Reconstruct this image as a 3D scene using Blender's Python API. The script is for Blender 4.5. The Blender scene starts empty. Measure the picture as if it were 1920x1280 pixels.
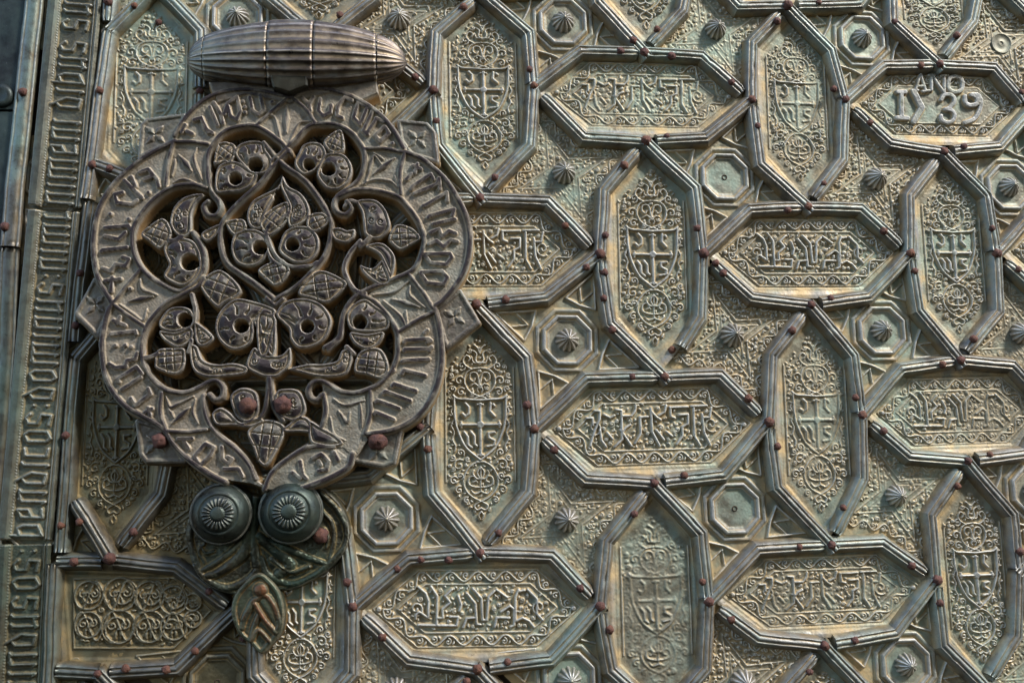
import bpy, math, random
import numpy as np
from mathutils import Matrix, Vector
rng = np.random.RandomState(7); random.seed(7)
UNIT = 0.0005                      # one drawing unit = half a millimetre
# ------------------------------------------------------------------ camera
CAM = np.array([-0.08211772, -0.96780950, -0.38547972])
_R = np.array([[9.93708371e-01, -1.10686643e-01, -1.70999043e-02],
               [-4.42976762e-04, 1.48796887e-01, -9.88868136e-01],
               [1.11999030e-01, 9.82654097e-01, 1.47811610e-01]])
_u, _s, _vt = np.linalg.svd(_R); RC = _u @ _vt          # rows: camera right, down, forward
FOC = 2000.0
sc = bpy.context.scene
col = sc.collection
cd = bpy.data.cameras.new('camera'); co = bpy.data.objects.new('camera', cd); col.objects.link(co)
cd.sensor_width = 36.0; cd.sensor_fit = 'HORIZONTAL'; cd.lens = FOC / 1920.0 * 36.0
cd.clip_start = 0.05; cd.clip_end = 100.0
mw = Matrix.Identity(4)
for k in range(3):
    mw[k][0] = RC[0][k]; mw[k][1] = -RC[1][k]; mw[k][2] = -RC[2][k]; mw[k][3] = CAM[k]
co.matrix_world = mw
sc.camera = co
# ------------------------------------------------------------------ daylight
SUN_DIR = Vector((0.54, -0.46, 0.66)).normalized()       # from the door towards the sun
elev = math.asin(SUN_DIR.z); azim = math.atan2(SUN_DIR.x, SUN_DIR.y)
w = bpy.data.worlds.new('World'); sc.world = w; w.use_nodes = True
nt = w.node_tree; bg = nt.nodes['Background']
sky = nt.nodes.new('ShaderNodeTexSky'); sky.sky_type = 'NISHITA'; sky.sun_disc = False
sky.sun_elevation = elev; sky.sun_rotation = azim
nt.links.new(sky.outputs[0], bg.inputs[0]); bg.inputs[1].default_value = 0.14
sl = bpy.data.lights.new('sun', 'SUN'); so = bpy.data.objects.new('sun', sl); col.objects.link(so)
sl.energy = 2.5; sl.angle = math.radians(12); sl.color = (1.0, 0.955, 0.89)
so.rotation_euler = SUN_DIR.to_track_quat('Z', 'Y').to_euler()
sc.view_settings.view_transform = 'Standard'; sc.view_settings.look = 'None'
sc.view_settings.exposure = 2.1; sc.view_settings.gamma = 1.0

# ------------------------------------------------------------------ helpers
def uv(px, py, h=0.0):
    """photo point -> drawing coordinates (u right, v down) on the plane h units in front of the door"""
    d = RC.T @ np.array([(px - 960.0) / FOC, (py - 640.0) / FOC, 1.0])
    t = (-h * UNIT - CAM[1]) / d[1]
    P = CAM + t * d
    return (P[0] / UNIT, -P[2] / UNIT)
def uvs(pts, h=0.0): return [uv(x, y, h) for x, y in pts]
def tr(ox, oy, s):
    def f(txt): return [(ox + float(a.split(',')[0]) / s, oy + float(a.split(',')[1]) / s) for a in txt.split()]
    return f
def W(u, v, h): return Vector((u * UNIT, -h * UNIT, -v * UNIT))
def spline(pts, step=5.0, closed=False):
    P = np.array(pts, float)
    if len(P) < 3 and not closed: 
        n = max(1, int(np.hypot(*(P[1] - P[0])) / step)); return [tuple(P[0] + (P[1] - P[0]) * k / n) for k in range(n + 1)]
    n = len(P); out = []
    rngk = range(n) if closed else range(n - 1)
    for i in rngk:
        if closed: p0, p1, p2, p3 = P[(i - 1) % n], P[i], P[(i + 1) % n], P[(i + 2) % n]
        else:
            p1, p2 = P[i], P[i + 1]
            p0 = P[i - 1] if i > 0 else 2 * p1 - p2
            p3 = P[i + 2] if i + 2 < n else 2 * p2 - p1
        m = max(1, int(np.hypot(*(p2 - p1)) / step))
        for k in range(m):
            t = k / m
            out.append(tuple(0.5 * ((2 * p1) + (-p0 + p2) * t + (2 * p0 - 5 * p1 + 4 * p2 - p3) * t * t + (-p0 + 3 * p1 - 3 * p2 + p3) * t ** 3)))
    if not closed: out.append(tuple(P[-1]))
    return out
def vnoise(shape, cell, seed):
    r = np.random.RandomState(seed); ny, nx = shape
    gy, gx = int(ny / cell) + 3, int(nx / cell) + 3
    g = r.rand(gy, gx); y = np.arange(ny) / cell; x = np.arange(nx) / cell
    iy = y.astype(int); ix = x.astype(int); fy = (y - iy)[:, None]; fx = (x - ix)[None, :]
    fy = fy * fy * (3 - 2 * fy); fx = fx * fx * (3 - 2 * fx)
    a = g[np.ix_(iy, ix)]; b = g[np.ix_(iy, ix + 1)]; c = g[np.ix_(iy + 1, ix)]; d = g[np.ix_(iy + 1, ix + 1)]
    return (a * (1 - fx) + b * fx) * (1 - fy) + (c * (1 - fx) + d * fx) * fy - 0.5
def blur(a, n=1):
    for _ in range(n):
        p = np.pad(a, 1, mode='edge')
        a = (p[:-2, 1:-1] + p[2:, 1:-1] + p[1:-1, :-2] + p[1:-1, 2:] + 2 * p[1:-1, 1:-1]) / 6.0
    return a
def make_mesh(name, V, Q, attrs=None, mat=None, smooth=True):
    me = bpy.data.meshes.new(name)
    V = np.asarray(V, np.float32); Q = np.asarray(Q, np.int32); k = Q.shape[1]
    me.vertices.add(len(V)); me.vertices.foreach_set('co', V.ravel())
    me.loops.add(Q.size); me.loops.foreach_set('vertex_index', Q.ravel())
    me.polygons.add(len(Q)); me.polygons.foreach_set('loop_start', np.arange(0, Q.size, k, dtype=np.int32))
    me.polygons.foreach_set('use_smooth', np.full(len(Q), smooth, dtype=bool))
    me.update(calc_edges=True); me.validate()
    for n, a in (attrs or {}).items():
        at = me.attributes.new(n, 'FLOAT', 'POINT'); at.data.foreach_set('value', np.asarray(a, np.float32).ravel())
    if mat: me.materials.append(mat)
    return me
def link(name, me, parent=None, loc=None, label=None):
    o = bpy.data.objects.new(name, me); col.objects.link(o)
    if loc is not None: o.location = loc
    if parent is not None: o.parent = parent
    if label: o['label'] = label
    return o

class Field:
    """a cast relief: a height map over a patch of the surface, later turned into mesh"""
    def __init__(s, x0, x1, y0, y1, st, ground=0.0):
        s.st = st; s.x0 = x0; s.y0 = y0
        s.nx = int((x1 - x0) / st) + 1; s.ny = int((y1 - y0) / st) + 1
        s.xs = x0 + np.arange(s.nx) * st; s.ys = y0 + np.arange(s.ny) * st
        s.g = ground
        s.H = np.full((s.ny, s.nx), ground, float); s.S = np.full((s.ny, s.nx), -60.0)
    def box(s, ax, bx, ay, by):
        i0 = max(0, int((ax - s.x0) / s.st)); i1 = min(s.nx, int((bx - s.x0) / s.st) + 2)
        j0 = max(0, int((ay - s.y0) / s.st)); j1 = min(s.ny, int((by - s.y0) / s.st) + 2)
        return i0, i1, j0, j1
    def stroke(s, pts, r, top, r1=None, flat=False, solid=False, bev=1.5, base=None, carve=False):
        n = len(pts) - 1
        if r1 is None: r1 = r
        b = s.g if base is None else base
        for k in range(n):
            (ax, ay), (bx, by) = pts[k], pts[k + 1]
            ra = r + (r1 - r) * k / n; rb = r + (r1 - r) * (k + 1) / n
            pad = max(ra, rb) + (8.0 if solid else 0.5)
            i0, i1, j0, j1 = s.box(min(ax, bx) - pad, max(ax, bx) + pad, min(ay, by) - pad, max(ay, by) + pad)
            if i1 <= i0 or j1 <= j0: continue
            X = s.xs[None, i0:i1]; Y = s.ys[j0:j1, None]
            dx, dy = bx - ax, by - ay; L2 = dx * dx + dy * dy + 1e-9
            t = np.clip(((X - ax) * dx + (Y - ay) * dy) / L2, 0, 1)
            d = np.hypot(X - ax - t * dx, Y - ay - t * dy); rr = ra + (rb - ra) * t
            ins = rr - d
            if flat: p = np.clip(ins / bev, 0, 1); p = p * p * (3 - 2 * p)
            else: p = np.sqrt(np.clip(1 - (d / rr) ** 2, 0, 1))
            h = s.H[j0:j1, i0:i1]
            if carve: np.minimum(h, np.where(ins > 0, top + (b - top) * (1 - p), 1e9), out=h)
            else: np.maximum(h, np.where(ins > 0, b + (top - b) * p, -1e9), out=h)
            if solid:
                S = s.S[j0:j1, i0:i1]; np.maximum(S, ins, out=S)
    def sdf(s, poly, pad=8.0):
        P = np.array(poly)
        i0, i1, j0, j1 = s.box(P[:, 0].min() - pad, P[:, 0].max() + pad, P[:, 1].min() - pad, P[:, 1].max() + pad)
        X = s.xs[None, i0:i1]; Y = s.ys[j0:j1, None]
        D = np.full((j1 - j0, i1 - i0), 1e9); ins = np.zeros(D.shape, bool)
        n = len(P)
        for k in range(n):
            ax, ay = P[k]; bx, by = P[(k + 1) % n]
            dx, dy = bx - ax, by - ay; L2 = dx * dx + dy * dy
            if L2 < 1e-9: continue
            t = np.clip(((X - ax) * dx + (Y - ay) * dy) / L2, 0, 1)
            np.minimum(D, (X - ax - t * dx) ** 2 + (Y - ay - t * dy) ** 2, out=D)
            if ay != by:
                c = ((ay > Y) != (by > Y)) & (X < dx * (Y - ay) / dy + ax)
                ins ^= c
        D = np.sqrt(D)
        return (j0, j1, i0, i1), np.where(ins, D, -D)
    def poly(s, poly, top, bev=2.0, solid=False, base=None):
        (j0, j1, i0, i1), D = s.sdf(poly); b = s.g if base is None else base
        p = np.clip(D / bev, 0, 1); h = s.H[j0:j1, i0:i1]
        np.maximum(h, np.where(D > 0, b + (top - b) * p, -1e9), out=h)
        if solid:
            S = s.S[j0:j1, i0:i1]; np.maximum(S, D, out=S)
    def dot(s, x, y, r, top, **k): s.stroke([(x, y), (x + 0.01, y)], r, top, **k)
    def punch(s, x, y, r):
        i0, i1, j0, j1 = s.box(x - r - 9, x + r + 9, y - r - 9, y + r + 9)
        d = np.hypot(s.xs[None, i0:i1] - x, s.ys[j0:j1, None] - y) - r
        S = s.S[j0:j1, i0:i1]; np.minimum(S, d, out=S)
    def grid(s): return np.meshgrid(s.xs, s.ys)
    def mesh(s, name, mask, mat, org=(0, 0), hbase=0.0, k=1.0, nb_=3):
        H = s.H; lap = (blur(H, nb_) - H) * k
        foot = np.clip((lap - .06) * 1.5, 0, 1); edge = np.clip((-lap - .30) * 1.3, 0, 1)
        foot = np.clip(blur(foot, 1) * 1.4, 0, 1)
        if getattr(s, 'dusty', None) is not None: foot = np.maximum(foot, np.clip(s.dusty, 0, 1))
        X, Y = s.grid()
        idx = np.full(H.shape, -1, np.int64)
        q = mask[:-1, :-1] & mask[1:, :-1] & mask[:-1, 1:] & mask[1:, 1:]
        used = np.zeros(H.shape, bool)
        used[:-1, :-1] |= q; used[1:, :-1] |= q; used[:-1, 1:] |= q; used[1:, 1:] |= q
        idx[used] = np.arange(used.sum())
        V = np.stack([(X[used] - org[0]) * UNIT, -(H[used] + hbase) * UNIT, -(Y[used] - org[1]) * UNIT], 1)
        Q = np.stack([idx[:-1, :-1][q], idx[1:, :-1][q], idx[1:, 1:][q], idx[:-1, 1:][q]], 1)
        return make_mesh(name, V, Q, {'foot': foot[used], 'edge': edge[used], 'rel': (H[used] - s.g)}, mat)

def spiral(f, cx, cy, r, a0, turns, sgn, wd, top, **k):
    n = max(8, int(abs(turns) * 12)); pts = []
    for i in range(n + 1):
        t = i / n; rr = r * (1 - 0.86 * t); a = a0 + sgn * turns * 2 * math.pi * t
        pts.append((cx + rr * math.cos(a), cy + rr * math.sin(a)))
    f.stroke(pts, wd, top, **k); f.dot(pts[-1][0], pts[-1][1], wd * 1.5, top * 1.05, **k)
def leaf(f, x, y, a, L, wd, top, bend=0.5):
    pts = []
    for i in range(7):
        t = i / 6; pts.append((x, y)); x += L / 6 * math.cos(a); y += L / 6 * math.sin(a); a += bend / 6
    m = len(pts) // 2
    f.stroke(pts[:m + 1], wd * 0.4, top * 0.8, wd, ); f.stroke(pts[m:], wd, top * 0.9, wd * 0.3)
def vine(f, path, lam, amp, wd, top, closed=True, inner=True, seed=0):
    P = np.array(path + ([path[0]] if closed else []), float)
    seg = np.hypot(*np.diff(P, axis=0).T); cum = np.concatenate([[0], np.cumsum(seg)]); L = cum[-1]
    nw = max(1, round(L / lam)); lam = L / nw
    def pos(sv):
        sv = min(max(sv, 0), L - 1e-6); i = min(np.searchsorted(cum, sv, 'right') - 1, len(seg) - 1); t = (sv - cum[i]) / seg[i]
        p = P[i] + (P[i + 1] - P[i]) * t; d = (P[i + 1] - P[i]) / seg[i]; return p, d, np.array([-d[1], d[0]])
    pts = []; n = int(L / 2.5)
    for i in range(n + 1):
        sv = L * i / n; p, d, nn = pos(sv); pts.append(tuple(p + nn * amp * math.sin(2 * math.pi * sv / lam)))
    f.stroke(pts, wd, top)
    for k in range(2 * nw):
        p, d, nn = pos((k + 0.62) * lam / 2); sg = 1 if k % 2 == 0 else -1
        c = p - nn * sg * amp * 0.28
        spiral(f, c[0], c[1], amp * 0.78, math.atan2(nn[1] * sg, nn[0] * sg), 1.05, sg, wd * 0.85, top * 0.95)
        p2, d2, n2 = pos((k + 0.2) * lam / 2)
        leaf(f, *(p2 - n2 * sg * amp * 0.1), math.atan2(-n2[1] * sg, -n2[0] * sg), amp * 0.9, wd * 1.5, top * 0.9, sg * 1.2)
def fill_curls(f, inside, n, rmin, rmax, wd, top, seed):
    """small scrolls and leaves wherever the relief still has bare ground"""
    r = np.random.RandomState(seed)
    X, Y = f.grid(); cand = np.argwhere(inside)
    for _ in range(n):
        j, i = cand[r.randint(len(cand))]; R = rmin + (rmax - rmin) * r.rand() ** 1.5
        x, y = f.xs[i], f.ys[j]
        i0, i1, j0, j1 = f.box(x - R, x + R, y - R, y + R)
        loc = f.H[j0:j1, i0:i1]
        if (loc > f.g + 0.35 * top).mean() > 0.05 or not inside[j0:j1, i0:i1].all(): continue
        if R > (rmin + rmax) * 0.42:
            spiral(f, x, y, R * 0.92, r.rand() * 6.28, 1.2, r.choice([-1, 1]), wd, top)
        else: leaf(f, x - R * 0.7, y - R * 0.5, r.rand() * 6.28, R * 2.0, wd * 1.5, top, r.choice([-1.8, 1.8]))

# ------------------------------------------------------------------ materials
def bronze(name, low, high, dust, worn, verd, verd_amt=0.35, metal=0.45, rough=0.5, dust_amt=0.8, worn_amt=0.8, scale=1.0, bump=0.25, tops=None, tops_rng=(2.5, 5.5), walls=None, spec=0.3):
    m = bpy.data.materials.new(name); m.use_nodes = True; t = m.node_tree; N = t.nodes; L = t.links
    for n in list(N): N.remove(n)
    out = N.new('ShaderNodeOutputMaterial'); bs = N.new('ShaderNodeBsdfPrincipled'); L.new(bs.outputs[0], out.inputs[0])
    geo = N.new('ShaderNodeNewGeometry')
    def noise(sc_, det=6, rg=0.6, dist=0.0):
        n = N.new('ShaderNodeTexNoise'); n.inputs['Scale'].default_value = sc_; n.inputs['Detail'].default_value = det
        n.inputs['Roughness'].default_value = rg; n.inputs['Distortion'].default_value = dist
        L.new(geo.outputs['Position'], n.inputs['Vector']); return n.outputs['Fac']
    def ramp(x, a, b):
        r = N.new('ShaderNodeMapRange'); r.inputs['From Min'].default_value = a; r.inputs['From Max'].default_value = b
        r.clamp = True; L.new(x, r.inputs['Value']); return r.outputs[0]
    def math_(op, a, b):
        n = N.new('ShaderNodeMath'); n.operation = op
        for i, v in enumerate((a, b)):
            if isinstance(v, (int, float)): n.inputs[i].default_value = v
            else: L.new(v, n.inputs[i])
        return n.outputs[0]
    def mix(fac, a, b):
        n = N.new('ShaderNodeMix'); n.data_type = 'RGBA'
        if isinstance(fac, (int, float)): n.inputs['Factor'].default_value = fac
        else: L.new(fac, n.inputs['Factor'])
        for key, v in (('A', a), ('B', b)):
            s_ = [q for q in n.inputs if q.name == key and q.type == 'RGBA'][0]
            if isinstance(v, tuple): s_.default_value = (*v, 1)
            else: L.new(v, s_)
        return [q for q in n.outputs if q.type == 'RGBA'][0]
    def attr(nm):
        a = N.new('ShaderNodeAttribute'); a.attribute_name = nm; return a.outputs['Fac']
    big = noise(9 * scale, 5); mid = noise(55 * scale, 7, 0.65); fine = noise(420 * scale, 4, 0.7)
    c = mix(ramp(mid, 0.36, 0.64), low, high)
    oi = N.new('ShaderNodeObjectInfo')
    rv = N.new('ShaderNodeMapRange'); rv.inputs['To Min'].default_value = 0.0; rv.inputs['To Max'].default_value = 0.45; L.new(oi.outputs['Random'], rv.inputs['Value'])
    c = mix(rv.outputs[0], c, (low[0] * .8, low[1] * .82, low[2] * .95))
    v = math_('MULTIPLY', ramp(math_('ADD', math_('MULTIPLY', big, 0.75), math_('MULTIPLY', mid, 0.45)), 0.56, 0.74), verd_amt)
    c = mix(v, c, verd)
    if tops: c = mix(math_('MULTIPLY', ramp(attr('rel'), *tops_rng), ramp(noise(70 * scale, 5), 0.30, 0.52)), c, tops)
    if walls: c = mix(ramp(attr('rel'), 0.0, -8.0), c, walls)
    # grime and dust lie in the corners of the casting, handling keeps the lips bare
    dn = math_('MULTIPLY', attr('foot'), math_('MULTIPLY', ramp(noise(80 * scale, 4), 0.28, 0.55), dust_amt))
    c = mix(dn, c, dust)
    en = math_('MULTIPLY', attr('edge'), math_('MULTIPLY', ramp(noise(130 * scale, 4), 0.25, 0.55), worn_amt))
    c = mix(en, c, worn)
    sp = math_('MULTIPLY', ramp(fine, 0.66, 0.74), 0.35)
    c = mix(sp, c, worn)
    sp2 = math_('MULTIPLY', ramp(noise(300 * scale, 3, 0.6), 0.36, 0.28), 0.5)
    c = mix(sp2, c, (low[0] * 0.45, low[1] * 0.42, low[2] * 0.4))
    L.new(c, bs.inputs['Base Color'])
    bs.inputs['Metallic'].default_value = metal; bs.inputs['Specular IOR Level'].default_value = spec
    rr = N.new('ShaderNodeMapRange'); rr.inputs['To Min'].default_value = rough - 0.14; rr.inputs['To Max'].default_value = rough + 0.2
    rr.inputs['From Min'].default_value = 0.3; rr.inputs['From Max'].default_value = 0.7; L.new(mid, rr.inputs['Value'])
    L.new(math_('ADD', rr.outputs[0], math_('MULTIPLY', dn, 0.25)), bs.inputs['Roughness'])
    bp = N.new('ShaderNodeBump'); bp.inputs['Strength'].default_value = bump; bp.inputs['Distance'].default_value = 0.0012
    L.new(math_('ADD', math_('MULTIPLY', noise(260 * scale, 6, 0.7), 0.8), math_('MULTIPLY', fine, 0.35)), bp.inputs['Height'])
    L.new(bp.outputs[0], bs.inputs['Normal'])
    return m
M_PLATE = bronze('patinated_bronze_plate', (0.115, 0.108, 0.078), (0.235, 0.226, 0.172), (0.42, 0.30, 0.145), (0.50, 0.49, 0.44), (0.20, 0.28, 0.235), 0.75, 0.35, 0.5, tops=(0.175, 0.18, 0.178), worn_amt=0.7)
M_SHADED = bronze('shaded_dark_bronze_plate', (0.055, 0.047, 0.026), (0.12, 0.105, 0.06), (0.24, 0.17, 0.075), (0.26, 0.25, 0.19), (0.08, 0.12, 0.09), 0.5, 0.4, 0.45, tops=(0.10, 0.092, 0.07), worn_amt=0.5)  # darker patina, with the lower-left shade put into its colour
M_SHADED_BAR = bronze('shaded_dark_bronze_moulding', (0.040, 0.038, 0.032), (0.09, 0.09, 0.085), (0.20, 0.14, 0.06), (0.30, 0.30, 0.27), (0.08, 0.14, 0.115), 0.5, 0.55, 0.38, worn_amt=0.6)  # darker copy of the moulding bronze, lower-left shade mixed into the colour
M_BAR = bronze('blue_grey_bronze_moulding', (0.062, 0.058, 0.048), (0.165, 0.165, 0.158), (0.36, 0.25, 0.11), (0.40, 0.40, 0.38), (0.13, 0.225, 0.195), 0.6, 0.5, 0.40, worn_amt=0.7, bump=0.5)
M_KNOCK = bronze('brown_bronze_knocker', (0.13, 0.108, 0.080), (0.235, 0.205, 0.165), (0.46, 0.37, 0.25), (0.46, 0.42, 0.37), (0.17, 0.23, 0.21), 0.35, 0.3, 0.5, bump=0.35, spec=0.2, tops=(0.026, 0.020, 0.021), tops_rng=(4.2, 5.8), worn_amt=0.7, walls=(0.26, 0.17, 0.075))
M_CORNER = bronze('grey_brown_bronze_corner', (0.085, 0.072, 0.058), (0.16, 0.14, 0.115), (0.42, 0.34, 0.22), (0.50, 0.46, 0.42), (0.17, 0.24, 0.20), 0.3, 0.45, 0.5, walls=(0.2, 0.14, 0.07))
M_HINGE = bronze('polished_brown_hinge', (0.055, 0.042, 0.034), (0.13, 0.105, 0.09), (0.36, 0.28, 0.17), (0.62, 0.55, 0.48), (0.2, 0.3, 0.28), 0.3, 0.65, 0.36)
M_KNOB = bronze('dark_polished_bronze', (0.022, 0.022, 0.018), (0.062, 0.060, 0.050), (0.2, 0.17, 0.1), (0.26, 0.25, 0.22), (0.05, 0.085, 0.07), 0.45, 0.6, 0.34, bump=0.5)
M_DARK = bronze('dark_green_bronze', (0.022, 0.020, 0.013), (0.06, 0.055, 0.038), (0.30, 0.22, 0.09), (0.26, 0.25, 0.20), (0.03, 0.07, 0.05), 0.5, 0.5, 0.36)
M_SHADED_STRIP = bronze('shaded_bronze_strip', (0.026, 0.024, 0.015), (0.055, 0.055, 0.038), (0.15, 0.12, 0.06), (0.20, 0.21, 0.18), (0.05, 0.10, 0.08), 0.5, 0.4, 0.48, worn_amt=.5)  # darker strip copy: shade of the lowest segment painted in
M_STRIP = bronze('verdigris_bronze_strip', (0.048, 0.047, 0.034), (0.105, 0.105, 0.082), (0.27, 0.21, 0.11), (0.30, 0.31, 0.29), (0.075, 0.135, 0.112), 0.42, 0.4, 0.48)
M_EDGE = bronze('dark_bluish_bronze_sheet', (0.016, 0.019, 0.018), (0.042, 0.047, 0.046), (0.2, 0.17, 0.1), (0.28, 0.30, 0.31), (0.05, 0.09, 0.08), 0.35, 0.5, 0.42)
M_BOSS = bronze('worn_bronze_boss', (0.17, 0.15, 0.11), (0.30, 0.27, 0.21), (0.34, 0.26, 0.14), (0.70, 0.67, 0.64), (0.25, 0.33, 0.27), 0.25, 0.6, 0.38)
M_NAIL = bronze('rusty_iron_nail', (0.060, 0.026, 0.021), (0.125, 0.058, 0.047), (0.28, 0.13, 0.05), (0.22, 0.14, 0.115), (0.15, 0.065, 0.03), 0.5, 0.15, 0.7, scale=3.0, bump=0.8)
M_WOOD = bronze('dark_wood_board', (0.03, 0.02, 0.012), (0.06, 0.04, 0.022), (0.1, 0.08, 0.05), (0.1, 0.08, 0.05), (0.05, 0.04, 0.02), 0.1, 0.0, 0.8)

# ------------------------------------------------------------------ unseen blocker, added to take the sun off the door's lower left
def shade_blocker():
    yw = -6.0; sd_ = SUN_DIR; k_ = yw / sd_.y
    x0, z0 = -0.22 + sd_.x * k_, -0.36 + sd_.z * k_            # where the blocker's slope crosses the sun's path
    g = (-0.66, 0.75); gnd = -1.6
    top = (x0 + g[0] * 6.0, z0 + g[1] * 6.0); low = (x0 - g[0] * 7.0, z0 - g[1] * 7.0)
    pts = [(top[0] - 6.0, gnd), (low[0], gnd), low, top, (top[0] - 6.0, top[1] - 6.0 * .75 / .66)]
    V = [(x, yw - t, z) for t in (0.0, 6.0) for x, z in pts]; n = len(pts)
    F_ = [tuple(range(n)), tuple(range(2 * n - 1, n - 1, -1))] + [(k, k + n, (k + 1) % n + n, (k + 1) % n) for k in range(n)]
    me = bpy.data.meshes.new('shade_blocker'); me.from_pydata(V, [], F_); me.update()
    m = bpy.data.materials.new('blocker_stone'); m.use_nodes = True; b = m.node_tree.nodes['Principled BSDF']
    nz = m.node_tree.nodes.new('ShaderNodeTexNoise'); nz.inputs['Scale'].default_value = 3.0
    cr = m.node_tree.nodes.new('ShaderNodeValToRGB'); cr.color_ramp.elements[0].color = (.25, .19, .12, 1); cr.color_ramp.elements[1].color = (.42, .34, .24, 1)
    m.node_tree.links.new(nz.outputs['Fac'], cr.inputs[0]); m.node_tree.links.new(cr.outputs[0], b.inputs['Base Color']); b.inputs['Roughness'].default_value = .9
    me.materials.append(m)
    o = bpy.data.objects.new('shade_blocker', me); col.objects.link(o); o['kind'] = 'structure'
shade_blocker()

# ------------------------------------------------------------------ the door and its lattice of panels
door = bpy.data.objects.new('bronze_door', None); col.objects.link(door)
door['label'] = 'old green-grey bronze door covered with six-sided shield and inscription panels, rusty nails and fluted studs'
door['category'] = 'door'; door['kind'] = 'thing'
bv = [W(-945, -560, -12), W(1760, -560, -12), W(1760, 1450, -12), W(-945, 1450, -12)]
bv += [v + Vector((0, 0.04, 0)) for v in bv]
me = make_mesh('backing_board', [tuple(v) for v in bv], [(0, 3, 2, 1), (4, 5, 6, 7), (0, 1, 5, 4), (1, 2, 6, 5), (2, 3, 7, 6), (3, 0, 4, 7)], None, M_WOOD, False)
link('backing_board', me, door)

HB = 17.0                                                     # height of the mouldings above the plates
# six corners of every panel, as seen: upright panels T TR BR B BL TL, lying panels L TL TR R BR BL
UP = {
 (0, 0): [(905, -15), (992, 61), (994, 272), (900, 371), (822, 272), (817, 61)],
 (1, -1): [(1205, -330), (1290, -215), (1281, 20), (1208, 97), (1121, 4), (1122, -215)],
 (1, 1): [(1211, 264), (1304, 352), (1314, 595), (1246, 706), (1144, 607), (1132, 356)],
 (2, 0): [(1477, 10), (1559, 94), (1582, 299), (1515, 387), (1427, 307), (1412, 80)],
 (3, -1): [(1752, -170), (1818, -100), (1825, 40), (1762, 120), (1676, 41), (1665, -100)],
 (3, 1): [(1770, 284), (1851, 367), (1874, 584), (1801, 675), (1724, 582), (1707, 367)],
 (2, 2): [(1521, 571), (1602, 667), (1620, 897), (1559, 1021), (1457, 915), (1449, 666)],
 (1, 3): [(1226, 905), (1315, 1001), (1323, 1254), (1245, 1345), (1147, 1256), (1138, 1015)],
 (3, 3): [(1815, 864), (1901, 965), (1907, 1192), (1850, 1290), (1770, 1210), (1747, 965)],
 (0, 2): [(893, 571), (987, 670), (992, 922), (900, 1036), (810, 925), (812, 668)],
 (-1, 3): [(570, 905), (643, 995), (660, 1262), (570, 1365), (478, 1265), (480, 995)],
 (-2, 2): [(222, 575), (303, 672), (301, 926), (205, 1046), (128, 930), (142, 672)],
 (-2, 0): [(292, -30), (377, 57), (372, 290), (265, 385), (176, 292), (204, 57)],
 (-1, 1): [(580, 262), (665, 350), (670, 600), (590, 705), (508, 605), (510, 352)],
 (2, 4): [(1546, 1210), (1640, 1310), (1645, 1500), (1560, 1610), (1465, 1500), (1458, 1310)],
 (0, 4): [(895, 1254), (985, 1350), (985, 1560), (890, 1660), (790, 1560), (795, 1350)],
 (-2, 4): [(183, 1262), (285, 1365), (285, 1560), (170, 1660), (85, 1560), (90, 1365)],
 (-1, -1): [(600, -280), (690, -190), (700, -5), (600, 75), (505, -5), (505, -190)],
}
LIE = {
 (1, 0): [(1001, 161), (1089, 94), (1317, 103), (1410, 187), (1324, 257), (1096, 256)],
 (3, 0): [(1585, 187), (1660, 122), (1865, 126), (1935, 206), (1875, 274), (1671, 268)],
 (0, 1): [(690, 470), (790, 374), (1027, 377), (1125, 476), (1024, 557), (790, 561)],
 (2, 1): [(1319, 475), (1406, 391), (1615, 391), (1707, 475), (1631, 557), (1410, 557)],
 (4, 1): [(1870, 475), (1950, 385), (2130, 385), (2230, 475), (2150, 555), (1960, 555)],
 (1, 2): [(1002, 804), (1100, 709), (1352, 701), (1442, 791), (1357, 890), (1099, 897)],
 (3, 2): [(1617, 778), (1692, 692), (1900, 685), (1975, 765), (1925, 850), (1706, 855)],
 (2, 3): [(1329, 1127), (1422, 1030), (1656, 1016), (1757, 1087), (1681, 1187), (1423, 1195)],
 (0, 3): [(662, 1137), (767, 1046), (1035, 1041), (1125, 1136), (1033, 1236), (766, 1237)],
 (4, 3): [(1912, 1072), (1985, 985), (2180, 970), (2270, 1060), (2200, 1150), (1995, 1165)],
 (-1, 2): [(330, 802), (440, 708), (695, 705), (800, 801), (692, 892), (440, 895)],
 (-1, 0): [(375, 171), (480, 82), (694, 78), (812, 169), (715, 262), (480, 265)],
 (2, -1): [(1300, -80), (1370, -165), (1580, -165), (1672, -70), (1612, 6), (1385, 12)],
 (4, -1): [(1845, -60), (1920, -130), (2100, -130), (2190, -50), (2120, 25), (1928, 24)],
 (-2, 1): [(60, 470), (150, 375), (330, 372), (440, 470), (330, 575), (140, 575)],
 (-2, 3): [(101, 1053), (102, 1053), (330, 1062), (437, 1144), (330, 1253), (101, 1258)],
}

# ---- field of the shield panel (local drawing units, centre at the cross)
def hexpoly(hw, c, t): return [(0, -t), (hw, -c), (hw, c), (0, t), (-hw, c), (-hw, -c)]
def mir(f, pts, *a, **k):
    f.stroke(pts, *a, **k); f.stroke([(-x, y) for x, y in pts], *a, **k)
q4 = tr(0, 0, 4.0)
def rim(f, poly, hi=4.0):
    (j0, j1, i0, i1), D = f.sdf(poly, 40)
    h = np.zeros(f.H.shape); d = np.full(f.H.shape, -60.0); d[j0:j1, i0:i1] = D
    # the plate swells up towards its frame in two steps
    p = np.clip((20 - d) / 6.0, 0, 1); f.H += hi * 0.55 * p * p * (3 - 2 * p)
    p = np.clip((12 - d) / 8.0, 0, 1); f.H += hi * 0.8 * p
    f.dusty = np.clip((30 - d) / 14.0, 0, 1) * np.clip(.55 + 1.6 * vnoise(f.H.shape, 22, int(abs(f.H).sum()) % 9999), 0, 1)
    return d
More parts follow.
